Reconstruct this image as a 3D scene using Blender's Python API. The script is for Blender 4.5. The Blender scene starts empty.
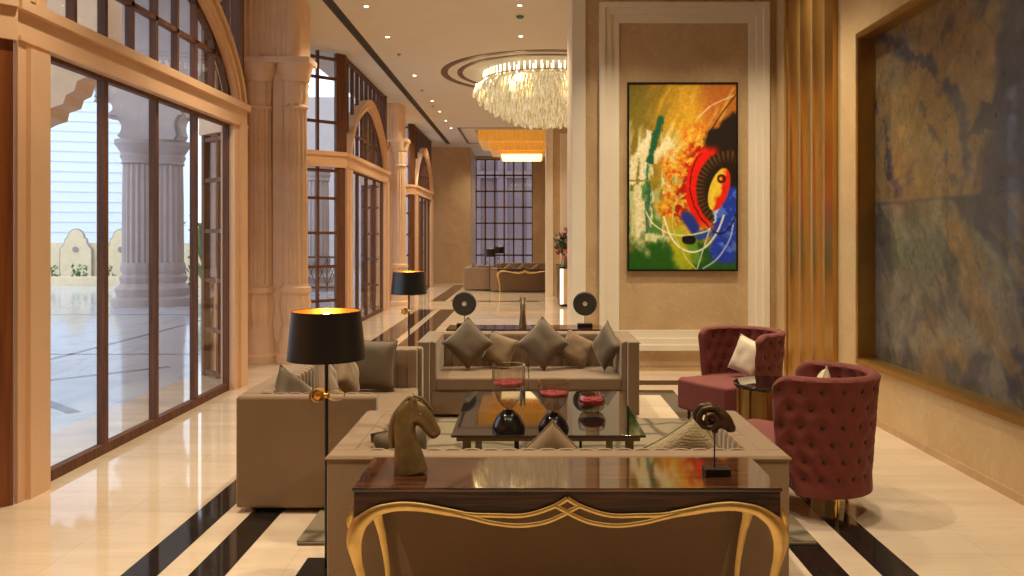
import bpy, bmesh, math, random
from math import sin, cos, pi, sqrt, atan2, radians as R
from mathutils import Vector, Matrix, noise, Euler
random.seed(7)
C = bpy.context.scene.collection
sc = bpy.context.scene

# ------------------------------------------------------------------ materials
def s2l(c):
    return tuple(((x/12.92) if x <= .04045 else ((x+.055)/1.055)**2.4) for x in c)
def rgb(r, g, b):
    return s2l((r/255., g/255., b/255.)) + (1.,)

def newmat(name):
    m = bpy.data.materials.new(name); m.use_nodes = True
    nt = m.node_tree; bs = nt.nodes['Principled BSDF']
    return m, nt, bs
def mat(name, col, rough=.5, metal=0., sheen=0., coat=0., spec=.5, bump=0., bscale=80., var=0., vscale=6., stretch=(1,1,1), emit=None, es=0.):
    """plain surface with a little noise in colour and relief"""
    m, nt, bs = newmat(name); N = nt.nodes; L = nt.links
    bs.inputs['Base Color'].default_value = col
    bs.inputs['Roughness'].default_value = rough
    bs.inputs['Metallic'].default_value = metal
    bs.inputs['Specular IOR Level'].default_value = spec
    bs.inputs['Sheen Weight'].default_value = sheen
    if sheen:
        bs.inputs['Sheen Roughness'].default_value = .4
        bs.inputs['Sheen Tint'].default_value = (1., .9, .75, 1)
    bs.inputs['Coat Weight'].default_value = coat
    bs.inputs['Coat Roughness'].default_value = .05
    if emit:
        bs.inputs['Emission Color'].default_value = emit
        bs.inputs['Emission Strength'].default_value = es
    tc = N.new('ShaderNodeTexCoord'); mp = N.new('ShaderNodeMapping'); mp.inputs['Scale'].default_value = stretch
    L.new(tc.outputs['Object'], mp.inputs['Vector'])
    if var:
        nz = N.new('ShaderNodeTexNoise'); nz.inputs['Scale'].default_value = vscale; nz.inputs['Detail'].default_value = 6
        L.new(mp.outputs[0], nz.inputs['Vector'])
        cr = N.new('ShaderNodeValToRGB')
        cr.color_ramp.elements[0].position = .3; cr.color_ramp.elements[1].position = .7
        cr.color_ramp.elements[0].color = tuple(x*(1-var) for x in col[:3])+(1,)
        cr.color_ramp.elements[1].color = tuple(min(1, x*(1+var)) for x in col[:3])+(1,)
        L.new(nz.outputs['Fac'], cr.inputs[0]); L.new(cr.outputs[0], bs.inputs['Base Color'])
    if bump:
        nb = N.new('ShaderNodeTexNoise'); nb.inputs['Scale'].default_value = bscale; nb.inputs['Detail'].default_value = 3
        L.new(mp.outputs[0], nb.inputs['Vector'])
        bp = N.new('ShaderNodeBump'); bp.inputs['Strength'].default_value = bump; bp.inputs['Distance'].default_value = .01
        L.new(nb.outputs['Fac'], bp.inputs['Height']); L.new(bp.outputs[0], bs.inputs['Normal'])
    return m

def marble(name, c1, c2, vein, scale, rough, stretch=(1,1,1), veinamt=.5, tile=None):
    m, nt, bs = newmat(name); N = nt.nodes; L = nt.links
    bs.inputs['Roughness'].default_value = rough
    tc = N.new('ShaderNodeTexCoord'); mp = N.new('ShaderNodeMapping'); mp.inputs['Scale'].default_value = stretch
    L.new(tc.outputs['Object'], mp.inputs['Vector'])
    nz = N.new('ShaderNodeTexNoise'); nz.inputs['Scale'].default_value = scale; nz.inputs['Detail'].default_value = 8; nz.inputs['Distortion'].default_value = 1.2
    L.new(mp.outputs[0], nz.inputs['Vector'])
    cr = N.new('ShaderNodeValToRGB'); cr.color_ramp.elements[0].position = .32; cr.color_ramp.elements[1].position = .68
    cr.color_ramp.elements[0].color = c1; cr.color_ramp.elements[1].color = c2
    L.new(nz.outputs['Fac'], cr.inputs[0])
    n2 = N.new('ShaderNodeTexNoise'); n2.inputs['Scale'].default_value = scale*1.7; n2.inputs['Detail'].default_value = 10; n2.inputs['Distortion'].default_value = 2.5
    L.new(mp.outputs[0], n2.inputs['Vector'])
    c2r = N.new('ShaderNodeValToRGB')
    e = c2r.color_ramp.elements; e[0].position = .47; e[0].color = (0,0,0,1); e[1].position = .53; e[1].color = (0,0,0,1)
    k = e.new(.5); k.color = (1,1,1,1)
    L.new(n2.outputs['Fac'], c2r.inputs[0])
    mu = N.new('ShaderNodeMath'); mu.operation = 'MULTIPLY'; mu.inputs[1].default_value = veinamt
    L.new(c2r.outputs[0], mu.inputs[0])
    mx = N.new('ShaderNodeMixRGB'); L.new(mu.outputs[0], mx.inputs[0]); L.new(cr.outputs[0], mx.inputs[1]); mx.inputs[2].default_value = vein
    out = mx.outputs[0]
    if tile:
        br = N.new('ShaderNodeTexBrick'); br.inputs['Scale'].default_value = 1.; br.offset = 0
        br.inputs['Brick Width'].default_value = tile[0]; br.inputs['Row Height'].default_value = tile[1]
        br.inputs['Mortar Size'].default_value = .0025; br.inputs['Mortar Smooth'].default_value = 0
        br.inputs['Color1'].default_value = (1,1,1,1); br.inputs['Color2'].default_value = (.94,.94,.94,1); br.inputs['Mortar'].default_value = tile[2]
        L.new(tc.outputs['Object'], br.inputs['Vector'])
        m2 = N.new('ShaderNodeMixRGB'); m2.blend_type = 'MULTIPLY'; m2.inputs[0].default_value = 1
        L.new(out, m2.inputs[1]); L.new(br.outputs['Color'], m2.inputs[2]); out = m2.outputs[0]
    L.new(out, bs.inputs['Base Color'])
    return m

def wood(name, c1, c2, scale, rough, axis='X', dist=3.):
    m, nt, bs = newmat(name); N = nt.nodes; L = nt.links
    bs.inputs['Roughness'].default_value = rough
    tc = N.new('ShaderNodeTexCoord'); mp = N.new('ShaderNodeMapping')
    mp.inputs['Scale'].default_value = {'X': (.25,6,6), 'Z': (6,6,.25), 'Y': (6,.25,6)}[axis]
    L.new(tc.outputs['Object'], mp.inputs['Vector'])
    nz = N.new('ShaderNodeTexNoise'); nz.inputs['Scale'].default_value = scale; nz.inputs['Detail'].default_value = 5; nz.inputs['Distortion'].default_value = dist*.1
    L.new(mp.outputs[0], nz.inputs['Vector'])
    cr = N.new('ShaderNodeValToRGB'); cr.color_ramp.elements[0].position = .38; cr.color_ramp.elements[1].position = .66
    cr.color_ramp.elements[0].color = c1; cr.color_ramp.elements[1].color = c2
    L.new(nz.outputs['Fac'], cr.inputs[0]); L.new(cr.outputs[0], bs.inputs['Base Color'])
    return m

def glassmat(name, tint, gloss=1., ior=1.5, rough=0.):
    m = bpy.data.materials.new(name); m.use_nodes = True; nt = m.node_tree; N = nt.nodes; L = nt.links
    N.clear(); o = N.new('ShaderNodeOutputMaterial'); mx = N.new('ShaderNodeMixShader')
    t = N.new('ShaderNodeBsdfTransparent'); t.inputs[0].default_value = tint
    g = N.new('ShaderNodeBsdfGlossy'); g.inputs['Roughness'].default_value = rough
    fr = N.new('ShaderNodeFresnel'); ge = N.new('ShaderNodeNewGeometry'); mr = N.new('ShaderNodeMapRange')
    mr.inputs[3].default_value = ior; mr.inputs[4].default_value = 1/ior
    L.new(ge.outputs['Backfacing'], mr.inputs[0]); L.new(mr.outputs[0], fr.inputs[0])
    mu = N.new('ShaderNodeMath'); mu.operation = 'MULTIPLY'; mu.inputs[1].default_value = gloss
    L.new(fr.outputs[0], mu.inputs[0]); L.new(mu.outputs[0], mx.inputs[0]); L.new(t.outputs[0], mx.inputs[1]); L.new(g.outputs[0], mx.inputs[2])
    L.new(mx.outputs[0], o.inputs[0])
    return m

def vcolmat(name, rough, coat=0., nscale=0., namt=0.):
    m, nt, bs = newmat(name); N = nt.nodes; L = nt.links
    a = N.new('ShaderNodeVertexColor'); a.layer_name = 'Col'
    bs.inputs['Roughness'].default_value = rough; bs.inputs['Coat Weight'].default_value = coat; bs.inputs['Coat Roughness'].default_value = .03
    out = a.outputs[0]
    if namt:
        tc = N.new('ShaderNodeTexCoord'); nz = N.new('ShaderNodeTexNoise'); nz.inputs['Scale'].default_value = nscale; nz.inputs['Detail'].default_value = 8
        L.new(tc.outputs['Object'], nz.inputs['Vector'])
        mr = N.new('ShaderNodeMapRange'); mr.inputs[1].default_value = .3; mr.inputs[2].default_value = .7; mr.inputs[3].default_value = 1-namt; mr.inputs[4].default_value = 1+namt
        L.new(nz.outputs['Fac'], mr.inputs[0])
        mx = N.new('ShaderNodeMixRGB'); mx.blend_type = 'MULTIPLY'; mx.inputs[0].default_value = 1
        L.new(out, mx.inputs[1]); L.new(mr.outputs[0], mx.inputs[2]); out = mx.outputs[0]
    L.new(out, bs.inputs['Base Color'])
    return m

M = {}
M['floor'] = marble('cream_marble', rgb(212,188,160), rgb(228,206,180), rgb(198,172,142), 1.1, .045, (.35,2.2,1), .25, (1.2,1.2,(.86,.82,.77,1)))
M['inlay'] = marble('dark_marble', rgb(26,22,19), rgb(40,34,29), rgb(64,54,46), 2.5, .05, (1,1,1), .25)
M['inlaybrown'] = marble('brown_marble', rgb(38,26,22), rgb(52,38,32), rgb(76,58,48), 2.5, .05, (1,1,1), .25)
M['ceiling'] = mat('painted_ceiling', rgb(214,207,197), .8, var=.02, vscale=2)
M['vent'] = mat('vent_paint', rgb(70,58,46), .6, var=.05)
M['stone'] = marble('beige_stone', rgb(188,156,116), rgb(204,172,130), rgb(222,194,152), 1.3, .28, (1,1,1), .35)
M['stoner'] = marble('beige_stone_right', rgb(198,168,122), rgb(212,182,136), rgb(226,200,156), 1.6, .3, (1,1,1), .3)
M['white'] = mat('cream_trim', rgb(236,222,198), .4, var=.02, vscale=3)
M['sand'] = mat('carved_sandstone', rgb(232,194,156), .6, var=.06, vscale=5, bump=.15, bscale=60)
M['salmon'] = mat('painted_surround', rgb(228,186,148), .45, var=.03, vscale=3)
M['brown'] = wood('window_wood', rgb(86,48,24), rgb(114,68,36), 6, .6, 'Z')
M['doorwood'] = wood('veneer_wood', rgb(104,52,22), rgb(134,74,34), 5, .35, 'Z')
M['glass'] = glassmat('window_glass', (.985,.99,1,1), .5)
M['clear'] = glassmat('clear_glass', (.92,.90,.87,1), 1.5, 1.5)
M['blackglass'] = mat('black_glass', rgb(22,17,14), .03)
M['blackglass'].node_tree.nodes['Principled BSDF'].inputs['IOR'].default_value = 2.1
M['gold'] = mat('gilded_metal', rgb(224,192,124), .36, metal=1., var=.1, vscale=20)
M['brass'] = mat('polished_brass', rgb(234,194,112), .16, metal=1., var=.05)
M['bronze'] = mat('bronze_cladding', rgb(198,156,88), .32, metal=1., var=.08, vscale=4, stretch=(1,1,.2))
M['darkgold'] = mat('dull_brass_frame', rgb(184,146,84), .38, metal=1., var=.08, vscale=6)
M['ebony'] = wood('macassar_ebony', rgb(30,16,10), rgb(96,56,34), 14, .05, 'X', 6.)
M['ebony'].node_tree.nodes['Principled BSDF'].inputs['IOR'].default_value = 1.9
M['apron'] = wood('macassar_ebony_apron', rgb(26,13,8), rgb(74,40,24), 12, .3, 'X', 6.)
M['fabric'] = mat('velvet', rgb(137,111,85), .85, sheen=.5, bump=.12, bscale=160, var=.07, vscale=5)
M['fabricd'] = mat('velvet_dark', rgb(98,80,58), .7, sheen=.5, bump=.15, bscale=120, var=.08, vscale=8)
M['fabricl'] = mat('velvet_tan', rgb(132,106,76), .75, sheen=.5, bump=.15, bscale=120, var=.08, vscale=8)
M['silk'] = mat('ivory_silk', rgb(214,194,160), .5, sheen=.3, bump=.1, bscale=60, var=.05)
M['ribbed'] = mat('ribbed_cloth', rgb(160,140,106), .8, sheen=.2, bump=.8, bscale=14, stretch=(.3,8,8))
M['red'] = mat('plum_velvet', rgb(118,52,43), .8, sheen=.1, bump=.1, bscale=160, var=.08, vscale=6)
M['redbtn'] = mat('plum_button', rgb(62,24,20), .6, sheen=.3)
M['black'] = mat('black_lacquer', rgb(20,17,16), .3, var=.05)
M['shade'] = mat('black_shade_cloth', rgb(22,18,17), .38, bump=.05, bscale=200)
M['goldlining'] = mat('gold_lining', rgb(214,150,56), .35, metal=.7)
M['bulb'] = mat('lit_bulb', rgb(255,230,170), .5, emit=(1,.78,.42,1), es=30)
M['statue'] = mat('patinated_bronze', rgb(122,100,64), .34, metal=.45, var=.22, vscale=22, bump=.2, bscale=60)
M['ramm'] = mat('dark_bronze', rgb(74,54,36), .32, metal=.65, var=.3, vscale=40, bump=.25, bscale=90)
M['disc'] = mat('carved_grey_stone', rgb(62,54,44), .5, var=.3, vscale=60, bump=.5, bscale=90)
M['pearl'] = mat('pale_shell', rgb(236,220,186), .3)
M['berry'] = mat('red_petals', rgb(150,6,28), .5, var=.2, vscale=40)
M['smoke'] = mat('smoked_black_glass', rgb(26,22,19), .12)
M['crystal'] = mat('lit_crystal', rgb(200,182,132), .2, emit=(1,.84,.48,1), es=.24, var=.18, vscale=20)
for nm, lo, hi, sc3 in (('crystal',(.42,.30,.12,1),(1,.92,.66,1),(3,3,.5)),):
    nt = M[nm].node_tree; N = nt.nodes; L = nt.links; bs = N['Principled BSDF']
    tc = N.new('ShaderNodeTexCoord'); mp = N.new('ShaderNodeMapping'); mp.inputs['Scale'].default_value = sc3
    nz = N.new('ShaderNodeTexNoise'); nz.inputs['Scale'].default_value = 9; nz.inputs['Detail'].default_value = 2
    cr = N.new('ShaderNodeValToRGB'); cr.color_ramp.elements[0].position = .4; cr.color_ramp.elements[0].color = lo; cr.color_ramp.elements[1].position = .62; cr.color_ramp.elements[1].color = hi
    L.new(tc.outputs['Object'], mp.inputs['Vector']); L.new(mp.outputs[0], nz.inputs['Vector']); L.new(nz.outputs['Fac'], cr.inputs[0]); L.new(cr.outputs[0], bs.inputs['Emission Color'])
    bs.inputs['Emission Strength'].default_value = .42
M['crystalhot'] = mat('lit_crystal_bright', rgb(255,245,220), .15, emit=(1,.9,.66,1), es=2.2)
M['amber'] = mat('amber_crystal', rgb(220,150,50), .2, emit=(1,.48,.07,1), es=.32, var=.3, vscale=14, stretch=(8,8,.3))
M['amberhot'] = mat('amber_lit_panel', rgb(255,220,150), .3, emit=(1,.75,.35,1), es=2.2)
M['lamplit'] = mat('downlight_lens', rgb(255,240,215), .3, emit=(1,.86,.62,1), es=14)
M['litstrip'] = mat('lit_edge_strip', rgb(255,248,235), .4, emit=(1,.93,.8,1), es=1.1)
M['brownring'] = mat('bronze_ceiling_band', rgb(98,66,44), .4, metal=.3)
M['green'] = mat('green_plastic', rgb(60,120,96), .4)
M['greymetal'] = mat('grey_metal', rgb(158,140,112), .35, metal=.8)
M['porch'] = marble('porch_marble', rgb(186,190,200), rgb(202,205,214), rgb(140,150,170), .25, .10, (1,.5,1), .4)
M['porchline'] = mat('porch_inlay', rgb(96,100,116), .2)
M['pstone'] = mat('pale_pink_stone', rgb(178,162,158), .75, var=.06, vscale=2, bump=.1, bscale=20)
M['cladding'] = mat('white_cladding', rgb(222,228,236), .5, var=.02)
M['gwall'] = mat('garden_plaster', rgb(226,206,168), .8, var=.06)
M['joint'] = mat('pale_joint', rgb(206,212,220), .7)
M['gtrim'] = mat('grey_coping', rgb(150,140,140), .7, var=.1)
M['leaf'] = mat('leaf_green', rgb(86,122,62), .5, var=.3, vscale=9)
M['leafd'] = mat('leaf_dark', rgb(52,82,42), .5, var=.3, vscale=30)
M['bark'] = mat('bark', rgb(96,78,60), .8, var=.2)
M['pink'] = mat('pink_petals', rgb(178,70,92), .5, var=.25, vscale=40)
M['crimson'] = mat('crimson_petals', rgb(112,14,34), .5, var=.25, vscale=40)
M['ivory'] = mat('ivory_petals', rgb(232,222,180), .5, var=.1, vscale=40)
M['rug'], nt, bs = newmat('patterned_rug'); N = nt.nodes; L = nt.links
bs.inputs['Roughness'].default_value = .95
tc = N.new('ShaderNodeTexCoord'); nz = N.new('ShaderNodeTexNoise'); nz.inputs['Scale'].default_value = 3.
ad = N.new('ShaderNodeVectorMath'); ad.operation = 'MULTIPLY_ADD'; ad.inputs[1].default_value = (.22,.22,0)
L.new(tc.outputs['Object'], nz.inputs['Vector']); L.new(nz.outputs['Color'], ad.inputs[0]); L.new(tc.outputs['Object'], ad.inputs[2])
vo = N.new('ShaderNodeTexVoronoi'); vo.feature = 'DISTANCE_TO_EDGE'; vo.voronoi_dimensions = '2D'; vo.inputs['Scale'].default_value = 2.7; vo.inputs['Randomness'].default_value = .45
L.new(ad.outputs[0], vo.inputs['Vector'])
cr = N.new('ShaderNodeValToRGB'); e_ = cr.color_ramp.elements
e_[0].position = .02; e_[0].color = rgb(84,71,54); e_[1].position = .13; e_[1].color = rgb(134,119,94)
L.new(vo.outputs['Distance'], cr.inputs[0]); L.new(cr.outputs[0], bs.inputs['Base Color'])
M['paint'] = vcolmat('oil_paint', .4, .1, 60, .12)
M['blue'] = vcolmat('blue_quartzite', .25, .3, 22, .12)
M['curtain'] = mat('court_plaster', rgb(122,102,106), .7)

# ------------------------------------------------------------------ mesh builder
class MB:
    def __init__(s): s.v = []; s.f = []; s.sm = []
    def add(s, vs, fs, Mx=None, smooth=True):
        b = len(s.v)
        s.v += [tuple(Mx @ Vector(p)) if Mx else tuple(p) for p in vs]
        for f in fs: s.f.append([b+i for i in f]); s.sm.append(smooth)
        return s
    def box(s, x0, x1, y0, y1, z0, z1, Mx=None):
        vs = [(x0,y0,z0),(x1,y0,z0),(x1,y1,z0),(x0,y1,z0),(x0,y0,z1),(x1,y0,z1),(x1,y1,z1),(x0,y1,z1)]
        return s.add(vs, [(3,2,1,0),(4,5,6,7),(0,1,5,4),(1,2,6,5),(2,3,7,6),(3,0,4,7)], Mx)
    def bm(s, b, Mx=None):
        b.verts.ensure_lookup_table(); b.verts.index_update()
        s.add([v.co[:] for v in b.verts], [[v.index for v in f.verts] for f in b.faces], Mx); b.free(); return s
    def rbox(s, x0, x1, y0, y1, z0, z1, o=.02, seg=3, Mx=None):
        b = bmesh.new(); bmesh.ops.create_cube(b, size=1)
        for v in b.verts:
            v.co = Vector(((x0+x1)/2+v.co.x*(x1-x0), (y0+y1)/2+v.co.y*(y1-y0), (z0+z1)/2+v.co.z*(z1-z0)))
        bmesh.ops.bevel(b, geom=b.edges[:], offset=o, segments=seg, affect='EDGES', profile=.5)
        return s.bm(b, Mx)
    def prism(s, poly, plane, a, b, Mx=None, bevel=0, seg=2):
        """polygon in plane 'xy','xz','yz' extruded from a to b along the third axis"""
        def P(p, t):
            return {'xy': (p[0],p[1],t), 'xz': (p[0],t,p[1]), 'yz': (t,p[0],p[1])}[plane]
        bm_ = bmesh.new()
        lo = [bm_.verts.new(P(p,a)) for p in poly]; hi = [bm_.verts.new(P(p,b)) for p in poly]
        n = len(poly)
        f1 = bm_.faces.new(lo); f2 = bm_.faces.new(hi)
        for i in range(n): bm_.faces.new((lo[i], lo[(i+1)%n], hi[(i+1)%n], hi[i]))
        bmesh.ops.recalc_face_normals(bm_, faces=bm_.faces[:])
        if bevel:
            es = [e for f in (f1, f2) for e in f.edges]
            bmesh.ops.bevel(bm_, geom=es, offset=bevel, segments=seg, affect='EDGES', profile=.5)
        big = [f for f in bm_.faces if len(f.verts) > 4]
        if big: bmesh.ops.triangulate(bm_, faces=big)
        return s.bm(bm_, Mx)
    def lathe(s, prof, n=24, cx=0, cy=0, Mx=None, flutes=0, amp=0., frange=None, closed=False):
        vs = []; fs = []
        for (r, z) in prof:
            for i in range(n):
                t = 2*pi*i/n; rr = r
                if flutes and (frange is None or frange[0] <= z <= frange[1]): rr = r*(1-amp*(.5+.5*cos(flutes*t)))
                vs.append((cx+rr*cos(t), cy+rr*sin(t), z))
        k = len(prof)
        for j in range(k-1 if not closed else k):
            for i in range(n):
                a = j*n+i; b = j*n+(i+1)%n; jj = (j+1) % k
                fs.append((a, b, jj*n+(i+1)%n, jj*n+i))
        if not closed:
            if prof[0][0] > 1e-6: fs.append(tuple(range(n-1,-1,-1)))
            if prof[-1][0] > 1e-6: fs.append(tuple((k-1)*n+i for i in range(n)))
        return s.add(vs, fs, Mx)
    def tube(s, pts, r, n=8, closed=False, sx=1., ref=None, Mx=None, cap=True):
        """r: number or list; sx: squash of the radius across the binormal (ref axis)"""
        pts = [Vector(p) for p in pts]; k = len(pts); vs = []; fs = []
        rs = r if isinstance(r, (list, tuple)) else [r]*k
        up = None
        for i, p in enumerate(pts):
            if closed: d = pts[(i+1)%k]-pts[(i-1)%k]
            else: d = pts[min(i+1,k-1)]-pts[max(i-1,0)]
            d.normalize()
            if ref is not None: u = Vector(ref)
            else:
                u = up if up is not None else (Vector((0,0,1)) if abs(d.z) < .9 else Vector((0,1,0)))
            u = (u-d*u.dot(d)).normalized(); w = d.cross(u); up = u
            for j in range(n):
                t = 2*pi*j/n
                vs.append(tuple(p+u*(rs[i]*sx*cos(t))+w*(rs[i]*sin(t))))
        for i in range(k if closed else k-1):
            for j in range(n):
                i2 = (i+1) % k
                fs.append((i*n+j, i*n+(j+1)%n, i2*n+(j+1)%n, i2*n+j))
        if not closed and cap:
            fs.append(tuple(range(n-1,-1,-1))); fs.append(tuple((k-1)*n+j for j in range(n)))
        return s.add(vs, fs, Mx)
    def ball(s, c, r, n=10, m=6, sc_=(1,1,1), Mx=None):
        b = bmesh.new(); bmesh.ops.create_uvsphere(b, u_segments=n, v_segments=m, radius=r)
        for v in b.verts: v.co = Vector((c[0]+v.co.x*sc_[0], c[1]+v.co.y*sc_[1], c[2]+v.co.z*sc_[2]))
        return s.bm(b, Mx)
    def quad(s, a, b, c, d): return s.add([a,b,c,d], [(0,1,2,3)])
    def build(s, name, m, parent=None, angle=38, flat=False):
        me = bpy.data.meshes.new(name); me.from_pydata(s.v, [], s.f)
        b = bmesh.new(); b.from_mesh(me)
        bmesh.ops.recalc_face_normals(b, faces=b.faces[:]); b.to_mesh(me); b.free()
        if not flat:
            for p in me.polygons: p.use_smooth = True
            me.set_sharp_from_angle(angle=R(angle))
        me.materials.append(m)
        o = bpy.data.objects.new(name, me); C.objects.link(o)
        if parent: o.parent = parent
        if not flat:
            wn = o.modifiers.new('flat_faces', 'WEIGHTED_NORMAL'); wn.keep_sharp = True; wn.weight = 80
        return o

def tag(o, label, cat, group=None, kind=None):
    o['label'] = label; o['category'] = cat
    if group: o['group'] = group
    if kind: o['kind'] = kind
    return o
def thing(name, label, cat, loc=(0,0,0), rz=0, group=None):
    o = bpy.data.objects.new(name, None); C.objects.link(o); o.empty_display_size = .1
    o.location = loc; o.rotation_euler = (0,0,rz)
    return tag(o, label, cat, group)
def struct(name, mb, m, label=None, cat=None, **k):
    o = mb.build(name, m, None, **k); o['kind'] = 'structure'
    if label: tag(o, label, cat or name.split('_')[0])
    return o
def kids(o): return [c for c in o.children]
def dup(root, loc, rz, label, group=None):
    def cp(o, par):
        c = o.copy(); C.objects.link(c)
        if par: c.parent = par
        for ch in kids(o): cp(ch, c)
        return c
    c = cp(root, None); c.location = loc; c.rotation_euler = (0,0,rz); c['label'] = label
    if group: c['group'] = group
    return c
def smoothpath(pts, k=6):
    """Catmull-Rom through tuples of any length"""
    out = []; n = len(pts)
    for i in range(n-1):
        p0 = pts[max(i-1,0)]; p1 = pts[i]; p2 = pts[i+1]; p3 = pts[min(i+2,n-1)]
        for j in range(k):
            t = j/k
            out.append(tuple(.5*((2*b)+(-a+c)*t+(2*a-5*b+4*c-d)*t*t+(-a+3*b-3*c+d)*t**3) for a,b,c,d in zip(p0,p1,p2,p3)))
    out.append(tuple(pts[-1])); return out

# ------------------------------------------------------------------ camera (eye 1.65 m, level, lens shifted)
cam = bpy.data.cameras.new('camera'); co = bpy.data.objects.new('camera', cam); C.objects.link(co)
co.location = (0,0,1.65); co.rotation_euler = (pi/2,0,0)
cam.lens = 28.125; cam.sensor_width = 36; cam.shift_x = -15/1024; cam.shift_y = -51/1024; cam.clip_end = 300; cam.clip_start = .05
sc.camera = co

# ------------------------------------------------------------------ the room
XL, XW, XR, CZ = -3.20, -3.85, 3.06, 4.85       # bay plane, outer wall, far side wall, ceiling height
YB, YE = -4.0, 31.6
CH = (.37, 15.7)                                # chandelier centre
AM = (-1.45, 1.12, 24.0, 26.7)                  # amber light
mb = MB(); mb.box(XW-.15, 3.2, YB, YE+.2, -.12, 0); struct('floor', mb, M['floor'])

# inlaid dark bands of the floor
def band(n, x0, x1, y0, y1, m='inlay'):
    b = MB(); b.box(x0, x1, y0, y1, -.01, .0015); struct('trim_%d' % n, b, M[m])
for i, (a, b_) in enumerate(((-1.98,-1.80),(1.73,1.91))): band(1+i, a, b_, 0, 9.2)
for i, (a, b_) in enumerate(((-1.65,-1.47),(1.39,1.57))): band(3+i, a, b_, 0, 8.62)
band(5, -1.80, 1.73, 8.92, 9.2); band(6, -1.47, 1.39, 8.36, 8.62)
band(7, -2.48, -2.10, 11.6, 18.2, 'inlaybrown'); band(8, -1.97, -1.62, 11.6, 18.2, 'inlaybrown')
band(9, -2.48, -2.10, 20.5, 27.5, 'inlaybrown'); band(10, -1.97, -1.62, 20.5, 22.5, 'inlaybrown')
band(11, -1.30, .3, 20.4, 20.7, 'inlaybrown')

# ceiling with a round and a rectangular recess
b = bmesh.new()
def loop(pts):
    vs = [b.verts.new((x,y,CZ)) for x,y in pts]
    return [b.edges.new((vs[i], vs[(i+1)%len(vs)])) for i in range(len(vs))]
E = loop([(XW-.1,YB),(3.2,YB),(3.2,YE+.1),(XW-.1,YE+.1)])
E += loop([(CH[0]+1.67*cos(2*pi*i/64), CH[1]+1.67*sin(2*pi*i/64)) for i in range(64)])
RX = (AM[0]-.12, AM[1]+.12, AM[2]-.12, AM[3]+.12)
E += loop([(RX[0],RX[2]),(RX[1],RX[2]),(RX[1],RX[3]),(RX[0],RX[3])])
bmesh.ops.triangle_fill(b, edges=E, use_beauty=True)
mb = MB(); mb.bm(b)
n = 64
mb.lathe([(1.67,CZ),(1.67,CZ+.42),(0,CZ+.42)], 64, CH[0], CH[1])
x0,x1,y0,y1 = RX
mb.quad((x0,y0,CZ),(x1,y0,CZ),(x1,y0,CZ+.3),(x0,y0,CZ+.3)); mb.quad((x0,y1,CZ),(x1,y1,CZ),(x1,y1,CZ+.3),(x0,y1,CZ+.3))
mb.quad((x0,y0,CZ),(x0,y1,CZ),(x0,y1,CZ+.3),(x0,y0,CZ+.3)); mb.quad((x1,y0,CZ),(x1,y1,CZ),(x1,y1,CZ+.3),(x1,y0,CZ+.3))
mb.quad((x0,y0,CZ+.3),(x1,y0,CZ+.3),(x1,y1,CZ+.3),(x0,y1,CZ+.3))
mb.box(XW-.1, 3.2, YB, YE+.1, CZ+.5, CZ+.6)
struct('ceiling', mb, M['ceiling'])
# bands round the recesses
def ringband(n, r0, r1, z0):
    q = MB(); q.lathe([(r0,z0),(r1,z0),(r1,z0+.03),(r0,z0+.03)], 72, CH[0], CH[1], closed=True); struct('trim_%d' % n, q, M['brownring'])
ringband(12, 1.92, 2.05, CZ-.012); ringband(13, 1.63, 1.73, CZ-.012)
q = MB()
for (o0, o1) in ((.40,.47),):
    q.box(x0-o1, x1+o1, y0-o1, y0-o0, CZ-.012, CZ+.01); q.box(x0-o1, x1+o1, y1+o0, y1+o1, CZ-.012, CZ+.01)
    q.box(x0-o1, x0-o0, y0-o0, y1+o0, CZ-.012, CZ+.01); q.box(x1+o0, x1+o1, y0-o0, y1+o0, CZ-.012, CZ+.01)
struct('trim_14', q, M['brownring'])

# side walls
BY0, BY1, BZ0, BZ1 = 3.6, 7.36, .52, 3.49
mb = MB(); mb.box(XR, XR+.25, YB, BY0, 0, CZ); mb.box(XR, XR+.25, BY1, 9.9, 0, CZ); mb.box(XR, XR+.25, BY0, BY1, 0, BZ0); mb.box(XR, XR+.25, BY0, BY1, BZ1, CZ)
mb.box(XR+.2, XR+.25, BY0, BY1, BZ0, BZ1); struct('wall_right', mb, M['stoner'])
mb = MB(); mb.box(XR-.012, XR, YB, 9.8, 0, .06); struct('baseboard_right', mb, M['stone'])
mb = MB(); mb.box(XW-.1, 3.2, YB-.12, YB, 0, CZ); struct('wall_back', mb, M['stoner'])
mb = MB(); mb.box(XR, XR+.14, 10.9, YE, 0, CZ); struct('wall_hall', mb, M['stone'])
mb = MB()
mb.box(XW-.15, -2.02, 28.7, 31.75, 0, CZ); mb.box(.22, 3.2, YE, YE+.15, 0, CZ); mb.box(-2.02, .22, YE, YE+.15, 0, .3); mb.box(-2.02, .22, YE, YE+.15, 4.72, CZ)
struct('wall_far', mb, M['stone'])

# outer wall between the bays
BAYS = ((4.95, 9.0), (14.07, 18.2), (22.7, 26.7)); SPL = .6
mb = MB()
ys = [YB] + [y for z0, z1 in BAYS for y in (z0-SPL-.03, z1+SPL+.03)] + [28.72]
for i in range(0, len(ys), 2): mb.box(XW-.02, XW+.08, ys[i], ys[i+1], 0, CZ)
struct('wall_left', mb, M['sand'])

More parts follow.
